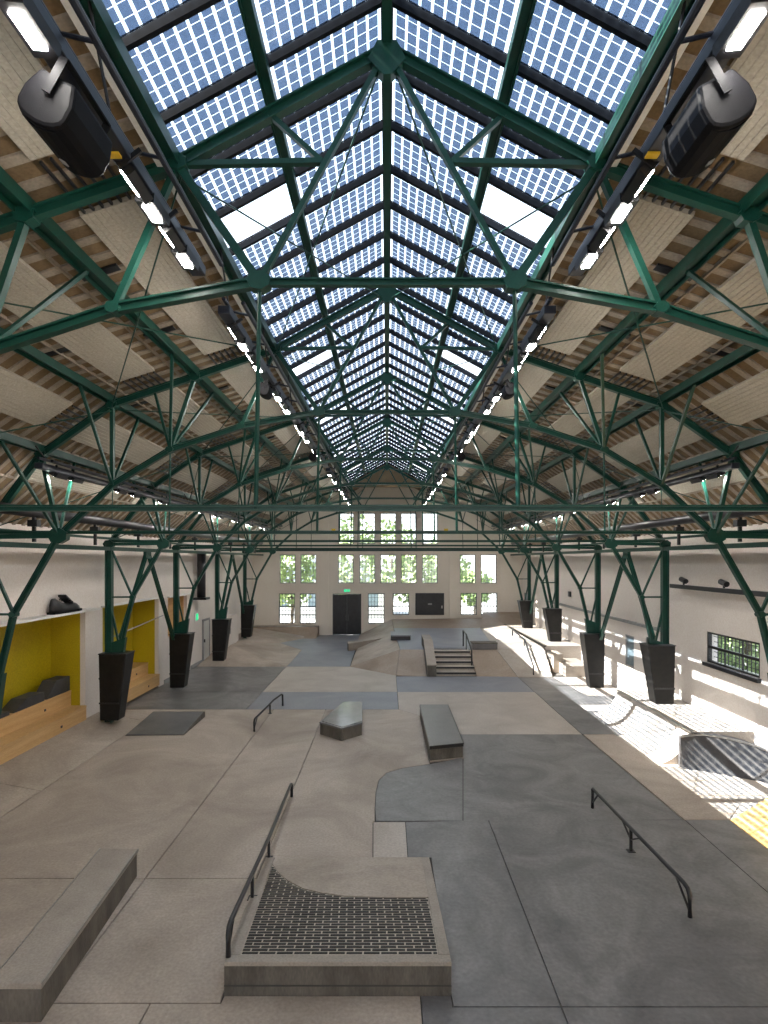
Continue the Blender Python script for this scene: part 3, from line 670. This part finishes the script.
def spot_rail(name, label, y0, y1, z, spots):
    t = thing(name, label, 'wall light', (8.5, y0, z))
    MB().box(-0.06, 0.06, 0, y1-y0, -0.09, 0.03).build('rail', M['black'], t, bevel=0.01)
    for k in (0.5, (y1-y0)-0.6): MB().box(0.06, 0.25, k, k+0.06, -0.05, 0.0).build('bracket', M['black'], t)
    for k in spots:
        h = MB().tube([(0.0, k-0.12, 0.13), (0.0, k+0.14, 0.19)], 0.075, 10).build('spot_head', M['black'], t)
        MB().box(-0.02, 0.02, k-0.02, k+0.02, 0.02, 0.12).build('spot_foot', M['black'], h)
spot_rail('spotlight_rail', 'black rail with small spotlights on the wall above the sunlit window', 9.5, 17.0, EYE-0.74, (16.3-9.5, 14.35-9.5))
tag(MB().box(8.62, 8.74, 17.9, 31.0, EYE-2.27, EYE-2.18).build('cable_tray', M['grey']), 'grey cable tray running along the sunlit wall behind the columns', 'cable tray')
tag(MB().box(-8.74, -8.62, 13.2, 21.8, EYE-2.5, EYE-2.46).build('steel_tie', M['grey']), 'thin grey bar across the yellow recesses', 'bar') if False else None
tag(MB().tube([(-8.2, 16.7, EYE-2.32), (-8.5, 21.6, EYE-2.1)], 0.018, 6).build('steel_tie', M['grey']), 'thin grey bar running between the first two padded columns', 'bar')
for yv, l, z in ((26.0, 'small green exit sign on the white wall by the flush door', EYE-2.6),):
    e2 = thing('exit_sign', l, 'sign', (-XW+0.01, yv, z))
    MB().box(0.0, 0.06, -0.2, 0.2, -0.2, 0.2).build('housing', M['white'], e2); MB().box(0.06, 0.066, -0.16, 0.16, -0.15, 0.15).build('lit_panel', M['exit'], e2)
d2 = struct(link('door_2', None, None, (-XW, 27.4, 0)))
lf = MB().box(0.0, 0.045, -0.42, 0.42, 0.0, 1.95).build('door_leaf', M['white'], d2); MB().box(0.045, 0.1, -0.36, -0.3, 0.95, 1.1).build('door_handle', M['black'], lf)
MB().box(0, 0.07, -0.5, -0.42, 0, 2.05).box(0, 0.07, 0.42, 0.5, 0, 2.05).box(0, 0.07, -0.42, 0.42, 1.96, 2.05).build('door_frame', M['grey'], d2)
d3 = struct(link('door_3', None, None, (-XW, 24.6, 0)))
lf = MB().box(0.0, 0.04, -0.6, 0.6, 0.02, 1.62).build('door_leaf', M['white'], d3); MB().box(0.04, 0.1, 0.42, 0.5, 0.9, 1.1).build('door_handle', M['black'], lf)
# low white parapet at the far end of that wall
struct(MB().box(-XW, -XW+0.5, 28.4, 31.6, 0.0, 1.9).build('trim_40', M['wall']))
tag(MB().box(-XW+0.5, -XW+0.55, 29.6, 29.9, 1.0, 1.3).build('socket_box', M['grey']), 'small grey socket box on the low white parapet', 'socket')
tag(MB().box(8.66, 8.74, 27.0, 27.25, EYE-1.75, EYE-1.5).build('alarm_box', M['black']), 'small black box on the sunlit wall past the third padded column', 'box')
w3 = thing('wall_screen', 'dark glossy screen on the sunlit wall beside the far corner', 'screen', (8.66, 35.2, EYE-2.7))
MB().box(-0.04, 0.06, -0.5, 0.5, -0.65, 0.65).build('housing', M['black'], w3); MB().box(-0.05, -0.04, -0.44, 0.44, -0.58, 0.58).build('display_glass', M['dullglass'], w3)

# ------------------------------------------------------------------ bleachers in the yellow recesses
def bleacher(y0, y1, label, base):
    t = thing('bleacher', label, 'bleacher', (-XW, y0, base), 'plywood bleachers in the yellow recesses')
    L = y1-y0
    for k, (xf, h) in enumerate(((0.06, 0.42), (-0.38, 0.86))):
        MB().box(xf-0.03, xf, 0.01, L-0.01, (0, 0.42)[k], h-0.04).build('riser_board', M['ply'], t)
        MB().box(-0.95, xf+0.01, 0.01, L-0.01, h-0.04, h).build('seat_board', M['ply'], t)
        for q in (0.22, 0.75):
            MB().box(xf, xf+0.012, L*q, L*q+0.07, h-0.28, h-0.22).build('vent_hole', M['black'], t)
    return t
bleacher(11.25, 16.45, 'two tier plywood bleacher in the nearest yellow recess', 0.25)
bleacher(17.55, 21.75, 'two tier plywood bleacher in the yellow recess behind the first padded column', 0.1)
for (ya, yb, hh, l) in ((15.3, 16.42, 0.42, 'tall dark grey slanted block on top of the bleacher at the recess end'), (13.95, 15.2, 0.24, 'low dark grey slanted block on the bleacher, second from the recess end'),
                        (12.2, 13.8, 0.1, 'flat dark grey slanted block on the bleacher, nearest the camera')):
    z0 = 0.25+0.86
    tag(MB().prism([(-9.55, ya, z0), (-9.55, yb, z0), (-9.55, yb, z0+hh), (-9.55, ya+(yb-ya)*0.4, z0+hh)], (0.40, 0, 0)).build('seat_block', M['rubber'], bevel=0.01), l, 'block', 'dark blocks on the bleacher')
# big black shoe on the recess lip
sh = thing('shoe_sculpture', 'black oversized sneaker standing on the white lip above the nearest yellow recess', 'sculpture', (-XW+0.175, 14.55, TOPN+0.06))
def shoe_section(u):   # u along heel..toe 0..1 : half width, height
    w = 0.12*(0.75+0.5*math.sin(PI*min(1, u*0.9+0.15)))
    h = [0.36, 0.28, 0.23, 0.21, 0.21, 0.2, 0.18, 0.1][min(7, int(u*7.99))]
    return w, h
m = MB(); Ls = 1.25; rings = []
for k in range(9):
    u = k/8; w, h = shoe_section(u); w *= 0.95 if k not in (0, 8) else 0.6
    rings.append([(w*math.cos(a), u*Ls, 0.05+h*max(0, math.sin(a))) for a in [PI*j/6 for j in range(7)]])
vs = [v for r in rings for v in r]; fs = []
for i in range(8):
    for j in range(6): fs.append((i*7+j, i*7+j+1, (i+1)*7+j+1, (i+1)*7+j))
    fs.append((i*7+6, i*7, (i+1)*7, (i+1)*7+6))
fs += [tuple(range(7)), tuple(range(56, 63))[::-1]]
up = MB().add(vs, fs).build('shoe_upper', M['black'], sh, smooth=True)
MB().prism([(-0.11, -0.03, 0), (0.11, -0.03, 0), (0.14, 0.5, 0), (0.14, 1.05, 0), (0.07, 1.32, 0), (-0.07, 1.32, 0), (-0.14, 1.05, 0), (-0.14, 0.5, 0)], (0, 0, 0.06)).build('shoe_sole', M['plastic'], sh)
MB().bar((0, 0.45, 0.47), (0, 0.82, 0.24), 0.22, 0.06, (1, 0, 0)).build('shoe_tongue', M['black'], sh, bevel=0.02)
for k in range(3): MB().bar((-0.12, 0.55+0.1*k, 0.36-0.04*k), (0.12, 0.55+0.1*k, 0.36-0.04*k), 0.03, 0.03).build('lace', M['plastic'], sh)

# ------------------------------------------------------------------ skate obstacles
# concrete ledge in the near corner
t = thing('concrete_ledge', 'long low concrete ledge with worn edges, nearest on the pale floor', 'ledge')
ft = [(-4.18, 5.99), (-3.64, 5.99), (-3.85, 8.76), (-4.42, 8.78)]
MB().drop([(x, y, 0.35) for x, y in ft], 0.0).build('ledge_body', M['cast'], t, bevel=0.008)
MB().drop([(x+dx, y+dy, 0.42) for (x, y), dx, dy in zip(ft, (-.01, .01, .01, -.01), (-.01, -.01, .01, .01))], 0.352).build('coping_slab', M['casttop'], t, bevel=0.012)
a0, a1 = Vector((-3.63, 5.98, 0.40)), Vector((-3.84, 8.77, 0.40))
MB().bar(a0, a1, 0.05, 0.012, (0, 0, 1)).build('edge_angle', M['steel'], t)
MB().bar((-4.19, 5.98, 0.40), (-4.43, 8.79, 0.40), 0.05, 0.012, (0, 0, 1)).build('edge_angle', M['steel'], t)

# brick bank with its concrete curb and down rail
bank = thing('brick_bank', 'low concrete bank inset with black bricks, at the front of the hall', 'ramp')
YB0, YB1, HB = 6.36, 9.3, 0.37
def bh(y): return HB*(YB1-y)/(YB1-YB0)
XL0, XL1, XR0, XR1 = -1.82, -1.99, 0.72, 0.69
def xl(y): return XL0+(XL1-XL0)*(y-YB0)/(YB1-YB0)
def xr(y): return XR0+(XR1-XR0)*(y-YB0)/(YB1-YB0)
MB().drop([(xl(YB0), YB0, HB-0.035), (xr(YB0), YB0, HB-0.035), (xr(YB1), YB1, 0.0), (xl(YB1), YB1, 0.0)], -0.05).build('bank_body', M['cast'], bank)
MB().box(xl(YB0)-0.0, xr(YB0), YB0-0.012, YB0, 0.11, 0.12).build('cast_line', M['joint'], bank)
# curb strips proud of the brick bed
def strip(x0, x1, y0, y1, m='casttop', up=0.012):
    pts = [(x0(y0), y0), (x1(y0), y0), (x1(y1), y1), (x0(y1), y1)]
    return MB().prism([(x, y, bh(y)+up-0.05) for x, y in pts], (0, 0, 0.05)).build('curb', M[m], bank, bevel=0.006)
strip(lambda y: xl(y), lambda y: xr(y), YB0-0.01, 6.5)
strip(lambda y: xl(y), lambda y: xl(y)+0.15, 6.505, YB1)
strip(lambda y: xr(y)-0.13, lambda y: xr(y), 6.505, YB1)
# smooth concrete beyond the curved edge of the bricks
cpx = [(274, 864), (278, 872.5), (287.5, 881), (303, 889), (322, 893.6), (345, 896.7), (385, 898), (430, 898)]
edge = []
for px, py in cpx:
    yv = FOC*(EYE-HB-HB/(YB1-YB0)*YB0)/((py-560)-FOC*HB/(YB1-YB0)) if False else None
    k = HB/(YB1-YB0); yv = FOC*(EYE-HB-k*YB0)/((py-560)-FOC*k); edge.append(((px-387)*yv/FOC, yv))
edge[0] = (xl(edge[0][1])+0.15, edge[0][1]); edge[-1] = (xr(edge[-1][1])-0.13, edge[-1][1])
m = MB()
for (xa, ya), (xb, yb) in zip(edge, edge[1:]):
    m.prism([(xa, ya, bh(ya)-0.03), (xb, yb, bh(yb)-0.03), (xb, YB1, -0.03), (xa, YB1, -0.03)], (0, 0, 0.041))
m.build('smooth_apron', M['beige'], bank)
MB().drop([(xl(6.5)+0.15, 6.505, bh(6.505)-0.003), (xr(6.5)-0.13, 6.505, bh(6.505)-0.003), (xr(9)-0.13, 9.1, bh(9.1)-0.003), (xl(9)+0.15, 9.1, bh(9.1)-0.003)], -0.04).build('mortar_bed', M['mortar'], bank)
def edge_y(x):
    if x <= edge[0][0]: return edge[0][1]
    for (xa, ya), (xb, yb) in zip(edge, edge[1:]):
        if xa <= x <= xb: return ya+(yb-ya)*(x-xa)/(xb-xa)
    return edge[-1][1]
bricks = []
row = 0; y = 6.53; BW, BD = 0.20, 0.064
while y < 9.05:
    off = -(row % 2)*BW/2; x = xl(y)+0.155+off
    while x < xr(y)-0.13:
        x0, x1 = max(x+0.006, xl(y)+0.157), min(x+BW-0.008, xr(y)-0.137)
        while x1 > x0+0.03 and edge_y(x1)-0.008 < y+0.006: x1 -= 0.01
        d = BD-0.022; ya, yb = min(y+d, edge_y(x0)-0.008), min(y+d, edge_y(x1)-0.008)
        if x1-x0 > 0.03 and ya > y+0.008 and yb > y+0.002: bricks.append((x0, x1, y, ya-y, yb-y))
        x += BW
    y += BD; row += 1
kk = -HB/(YB1-YB0)
bcache = {}
def brick_geo(m, w, da, db, o=(0, 0, 0)):
    c = 0.003; X, Y, Z = o
    m.add([(X+x, Y+yy, Z+kk*yy+z) for x, yy, z in ((0, 0, -0.03), (w, 0, -0.03), (w, db, -0.03), (0, da, -0.03), (c, c, 0), (w-c, c, 0), (w-c, max(db-c, c), 0), (c, max(da-c, c), 0))],
          [(0, 1, 5, 4), (1, 2, 6, 5), (2, 3, 7, 6), (3, 0, 4, 7), (4, 5, 6, 7)])
def brick_mesh(w, da, db):
    key = (round(w, 2), round(da, 3), round(db, 3))
    if key not in bcache:
        m = MB(); brick_geo(m, w, da, db); bcache[key] = m.mesh('brick', M['brick'])
    return bcache[key]
for x0, x1, yv, da, db in bricks[:300]:
    link('brick', brick_mesh(x1-x0, da, db), bank, (x0, yv, bh(yv)+0.004+random.uniform(-0.002, 0.002)))
if len(bricks) > 300:
    m = MB()
    for x0, x1, yv, da, db in bricks[300:]: brick_geo(m, x1-x0, da, db, (x0, yv, bh(yv)+0.004))
    m.build('far_bricks', M['brick'], bank)['kind'] = 'stuff'
def rail_thing(label, path, posts, r=0.028, braces=()):
    t = thing('grind_rail', label, 'rail', (0, 0, 0))
    MB().tube(path, r, 10).build('rail_tube', M['black'], t, smooth=True)
    for (x, y, z0, z1) in posts: MB().bar((x, y, z0), (x, y, z1), 0.04, 0.04).build('post', M['black'], t); 
    for (x, y, z0, z1) in posts: MB().box(x-0.06, x+0.06, y-0.06, y+0.06, z0, z0+0.008).build('foot_plate', M['black'], t)
    for p, q in braces: MB().bar(p, q, 0.02, 0.025).build('brace', M['black'], t)
    return t
rail_thing('black down rail on the curb of the brick bank', [(-1.80, 6.45, HB+0.0), (-1.80, 6.45, HB+0.25), (-1.805, 6.5, HB+0.31), (-1.81, 6.6, HB+0.32), (-1.93, 9.3, 0.33), (-1.96, 11.6, 0.30), (-1.96, 11.68, 0.27), (-1.96, 11.7, 0.0)],
           [(-1.93, 9.3, 0.0, 0.32), (-1.87, 7.9, bh(7.9), 0.5)], 0.03, [((-1.80, 6.46, HB+0.08), (-1.82, 6.75, HB+0.27))])
rail_thing('straight black flat rail on the dark grey floor', [(4.13, 7.76, 0), (4.13, 7.76, 0.3), (4.13, 7.81, 0.36), (4.127, 7.9, 0.385), (4.04, 11.15, 0.385), (4.035, 11.17, 0.36), (4.035, 11.17, 0)],
           [(4.08, 9.52, 0, 0.38)], 0.032, [((4.13, 7.77, 0.08), (4.12, 8.1, 0.36)), ((4.08, 9.5, 0.2), (4.09, 9.2, 0.37)), ((4.08, 9.54, 0.2), (4.07, 9.84, 0.37)), ((4.035, 11.15, 0.12), (4.04, 10.9, 0.37))])
rail_thing('kinked black rail beside the coffin shaped block', [(-3.77, 16.15, 0), (-3.77, 16.15, 0.27), (-3.77, 16.22, 0.34), (-3.73, 17.9, 0.30), (-3.66, 18.3, 0.36), (-3.52, 18.95, 0.40), (-3.49, 19.0, 0.36), (-3.48, 19.0, 0)],
           [(-3.71, 18.05, 0, 0.31)], 0.03, [((-3.77, 16.17, 0.08), (-3.765, 16.5, 0.3))])
rail_thing('far black rail down the bank beside the sunlit strip', [(6.5, 29.5, PH+0.05), (6.5, 29.5, PH+0.55), (6.45, 29.0, PH+0.5), (6.35, 26.2, PH+0.42), (6.15, 23.9, 0.4), (6.14, 23.85, 0.36), (6.14, 23.85, 0)],
           [(6.37, 26.4, PH+0.05, PH+0.42)], 0.035)
# coffin shaped block
cf = [(-1.87, 15.9), (-1.22, 15.3), (-0.70, 15.83), (-0.80, 18.16), (-1.39, 18.16)]
t = thing('coffin_block', 'five sided concrete block with polished top near the hall middle', 'block')
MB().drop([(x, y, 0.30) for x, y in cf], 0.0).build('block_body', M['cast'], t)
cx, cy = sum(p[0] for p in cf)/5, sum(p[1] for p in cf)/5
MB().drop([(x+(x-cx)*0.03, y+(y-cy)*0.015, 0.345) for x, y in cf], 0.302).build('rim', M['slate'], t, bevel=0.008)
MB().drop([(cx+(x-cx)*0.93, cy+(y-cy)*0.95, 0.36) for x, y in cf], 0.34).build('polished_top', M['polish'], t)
# bench like ledge
t = thing('grind_box', 'dark topped concrete box with black steel front edge, mid floor', 'ledge')
bx = [(1.04, 13.8), (1.87, 14.05), (1.89, 17.76), (1.03, 17.76)]
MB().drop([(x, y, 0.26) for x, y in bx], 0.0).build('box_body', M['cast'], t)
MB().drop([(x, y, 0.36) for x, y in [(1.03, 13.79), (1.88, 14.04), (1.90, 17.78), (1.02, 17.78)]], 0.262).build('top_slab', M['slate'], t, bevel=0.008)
MB().bar((1.03, 13.785, 0.315), (1.885, 14.035, 0.315), 0.085, 0.012, (0, 0, 1)).build('edge_angle', M['black'], t)
MB().bar((1.89, 14.04, 0.34), (1.905, 17.78, 0.34), 0.04, 0.012, (0, 0, 1)).build('edge_angle', M['black'], t)
# low dark kicker
t = thing('kicker_ramp', 'flat dark grey kicker ramp on the pale floor before the yellow recesses', 'ramp')
m = MB(); m.drop([(-7.25, 15.75, 0.012), (-5.65, 15.8, 0.012), (-5.65, 17.65, 0.17), (-7.25, 17.65, 0.17)], 0.0); m.build('ramp_body', M['cast'], t)
m = MB(); m.drop([(-7.22, 15.78, 0.03), (-5.68, 15.83, 0.03), (-5.68, 17.6, 0.18), (-7.22, 17.6, 0.18)], 0.008); m.build('ramp_plate', M['slate'], t)
# stair set with hubba and low ledge
t = thing('stair_set', 'five concrete steps with dark nosings leading up to the far plateau', 'stairs')
for k in range(5):
    MB().box(2.075, 3.72, 23.85+0.42*k, 26.3, PH*k/5 if k else 0.0, PH*(k+1)/5).build('step', M['light'], t)
    MB().box(2.073, 3.73, 23.83+0.42*k, 23.86+0.42*k, PH*(k+1)/5-0.075, PH*(k+1)/5+0.002).build('nosing', M['black'], t)
t = thing('hubba_ledge', 'sloping concrete side ledge of the far stairs', 'ledge')
m = MB(); m.prism([(1.68, 23.75, 0), (1.68, 23.75, 0.45), (1.68, 26.0, PH+0.42), (1.68, 27.6, PH+0.42), (1.68, 27.6, 0)], (0.38, 0, 0)); m.build('ledge_body', M['cast'], t)
MB().prism([(1.67, 23.74, 0.452), (1.67, 26.0, PH+0.422), (1.67, 27.6, PH+0.422), (1.67, 27.6, PH+0.47), (1.67, 26.0, PH+0.47), (1.67, 23.74, 0.50)], (0.40, 0, 0)).build('coping_slab', M['casttop'], t)
t = thing('low_ledge', 'low dark ledge on the plateau edge beside the far stairs', 'ledge', (3.9, 26.0, PH))
MB().box(0, 1.15, 0, 0.6, 0, 0.26).build('ledge_body', M['slate'], t); MB().box(-0.01, 1.16, -0.01, 0.61, 0.262, 0.31).build('coping_slab', M['cast'], t)
t = thing('handrail', 'short black handrail running down the far stairs', 'rail')
MB().tube([(3.62, 27.0, PH), (3.62, 27.0, PH+0.75), (3.62, 26.0, PH+0.7), (3.66, 24.6, 0.95), (3.66, 24.55, PH*0.4+0.005)], 0.035, 8).build('rail_tube', M['black'], t)
MB().bar((3.62, 26.0, PH), (3.62, 26.0, PH+0.7), 0.04, 0.04).build('post', M['black'], t)
# far curved ledge and box
t = thing('curved_ledge', 'concrete ledge climbing the bank by the far black door', 'ledge')
m = MB(); P0, P1_ = (-2.2, 30.6), (-0.35, 33.0)
n = 6
for k in range(n):
    u0, u1 = k/n, (k+1)/n
    def c(u): return (-2.05+1.75*u, 30.4+1.0*u+0.25*math.sin(PI*u), 0.4+0.14*u*u)
    a, d = c(u0), c(u1); m.drop([(a[0], a[1], a[2]), (d[0], d[1], d[2]), (d[0]-0.1, d[1]+0.8, d[2]), (a[0]-0.1, a[1]+0.8, a[2])], -0.1)
m.build('ledge_body', M['casttop'], t)
MB().bar((-2.07, 30.38, 0.18), (-2.17, 31.2, 0.18), 0.4, 0.02, (0, 0, 1)).build('edge_angle', M['cast'], t)
t = thing('far_box', 'low flat box with black front edge on the far plateau', 'ledge', (0.2, 29.0, PH))
MB().box(0, 1.0, 0, 1.5, 0, 0.2).build('box_body', M['black'], t); MB().box(-0.01, 1.01, -0.01, 1.51, 0.2, 0.26).build('top_slab', M['blue'], t)
# quarter pipes: curved transition swept along y (or x)
def transition(name, label, foot, lip, span, h, mats, axis='y', plateau=0.5, n=10, h0=0.0, coping=True):
    t = thing(name, label, 'ramp'); m = MB(); pts = []
    for k in range(n+1):
        a = (PI/2*0.72)*k/n; u = math.sin(a)/math.sin(PI/2*0.72); v = (1-math.cos(a))/(1-math.cos(PI/2*0.72)); pts.append((foot+(lip-foot)*u, h0+h*v))
    sg = 1 if lip > foot else -1
    pts += [(lip+sg*plateau, h0+h), (lip+sg*plateau, -0.05), (foot, -0.05)]
    if axis == 'y': m.prism([(x, span[0], z) for x, z in pts], (0, span[1]-span[0], 0))
    else: m.prism([(span[0], x, z) for x, z in pts], (span[1]-span[0], 0, 0))
    m.build('ramp_surface', M[mats], t)
    if coping:
        e = ((lip, span[0]-0.02, h0+h), (lip, span[1]+0.02, h0+h)) if axis == 'y' else ((span[0]-0.02, lip, h0+h), (span[1]+0.02, lip, h0+h))
        MB().tube(e, 0.03, 8).build('coping', M['steel'], t, smooth=True)
    return t
transition('quarter_pipe', 'sunlit concrete quarter pipe with steel lip by the wall, farther section', 6.55, 7.35, (15.9, 18.1), 0.72, 'light', plateau=1.39)
transition('quarter_pipe', 'sunlit concrete quarter pipe with steel lip by the wall, nearer section', 6.35, 7.25, (13.55, 15.75), 0.78, 'light', plateau=1.49)
transition('quarter_pipe', 'brown quarter pipe with thin lip at the far wall, beside the black door', 35.2, 36.3, (-8.6, -4.4), 0.62, 'brown', 'x', 0.6)
t = thing('dark_bank', 'steep dark bank facing the gallery, ending the sunlit quarter pipes', 'ramp')
nx, ny = 14, 7; top = []
for j in range(ny+1):
    v = j/ny; row_ = []
    for i in range(nx+1):
        u = i/nx; foot = 13.25-1.15*u**1.3; lip = 13.4-0.75*u*u; hh = 0.05+0.72*(1-0.35*u**3)*min(1, 0.9+0.4*u)
        row_.append((6.92+1.76*u, foot+(lip-foot)*v, hh*v**1.7))
    top.append(row_)
top.append([(p[0], 13.52, p[2]) for p in top[-1]])
vs = [p for rw in top for p in rw]; W1 = nx+1; nr = ny+2
fs = [(j*W1+i, j*W1+i+1, (j+1)*W1+i+1, (j+1)*W1+i) for j in range(nr-1) for i in range(nx)]
nb = len(vs); vs += [(p[0], p[1], -0.05) for p in vs]
for i in range(nx): fs += [(i, nb+i, nb+i+1, i+1), ((nr-1)*W1+i, (nr-1)*W1+i+1, nb+(nr-1)*W1+i+1, nb+(nr-1)*W1+i)]
for j in range(nr-1): fs += [(j*W1, (j+1)*W1, nb+(j+1)*W1, nb+j*W1), (j*W1+nx, nb+j*W1+nx, nb+(j+1)*W1+nx, (j+1)*W1+nx)]
MB().add(vs, fs).build('ramp_surface', M['rubber'], t)
MB().tube([(p[0], p[1], p[2]+0.01) for p in top[-2]], 0.025, 8).build('coping', M['steel'], t)
# stepped sunlit ledges before the far deck
t = thing('stepped_ledge', 'sunlit concrete ledge in two heights before the far raised deck', 'ledge')
MB().box(7.45, 8.5, 23.7, 25.6, 0.0, 0.45).build('ledge_body', M['casttop'], t); MB().box(7.2, 7.6, 24.6, 25.6, 0.0, 0.8).build('ledge_step', M['casttop'], t)

# ------------------------------------------------------------------ outside, seen through the windows
struct(MB().box(-60, 60, -40, 90, -0.9, -0.45).build('ground', M['ground']))
def tree(x, y, h, r, label, z0=-0.45):
    t = thing('garden_tree', label, 'tree', (x, y, z0), 'trees outside the windows')
    MB().tube([(0, 0, 0), (0.1, 0.05, h*0.3), (0.0, 0.1, h*0.6)], 0.14, 7).build('trunk', M['bark'], t)
    m = MB(); rnd = random.Random(int(x*17+y*5))
    for k in range(620):
        a = rnd.uniform(0, 2*PI); b_ = rnd.uniform(-1, 1); q = rnd.uniform(0.55, 1.0)
        c = Vector((r*q*math.cos(a)*math.sqrt(1-b_*b_), r*q*math.sin(a)*math.sqrt(1-b_*b_), h*0.62+h*0.38*q*b_))
        u = Vector((rnd.uniform(-1, 1), rnd.uniform(-1, 1), rnd.uniform(-1, 1))).normalized()*0.24; w = u.orthogonal().normalized()*0.17
        m.add([c-u, c+w, c+u, c-w], [(0, 1, 2, 3)])
    m.build('foliage', M['leaf'], t)['kind'] = 'stuff'
tree(-6.9, 41, 7.2, 1.9, 'leafy tree behind the far corner windows beside the bleacher wall'); tree(-2.6, 44, 9.0, 2.2, 'tall tree filling the far window over the black door')
tree(0.4, 49, 9.0, 2.3, 'tree behind the middle far windows, farther off'); tree(2.2, 42.5, 6.6, 1.9, 'round tree behind the far windows above the black board')
tree(4.9, 47, 7.6, 2.0, 'tree beyond the far wall, between board and corner windows'); tree(8.0, 52, 4.6, 1.8, 'low tree far outside the corner windows by the sunlit wall')
tree(12.6, 19.8, 4.2, 2.1, 'bushy tree outside the wide window in the sunlit wall'); tree(15.8, 25.5, 4.6, 2.3, 'second bushy tree outside the sunlit wall, farther off')
bld = thing('annex_building', 'pale low annex with pitched roof outside the far windows', 'building', (-5.5, 52, -0.45))
MB().box(-6, 6, 0, 6, 0, 3.4).build('annex_wall', M['white'], bld)
MB().prism([(-6.3, -0.3, 3.4), (6.3, -0.3, 3.4), (0, -0.3, 6.0)], (0, 6.6, 0)).build('annex_roof', M['slateroof'], bld)
for x in (-4, -1.2, 1.6, 4.2): MB().box(x-0.5, x+0.5, -0.04, 0.01, 1.0, 2.4).build('annex_window', M['dullglass'], bld)
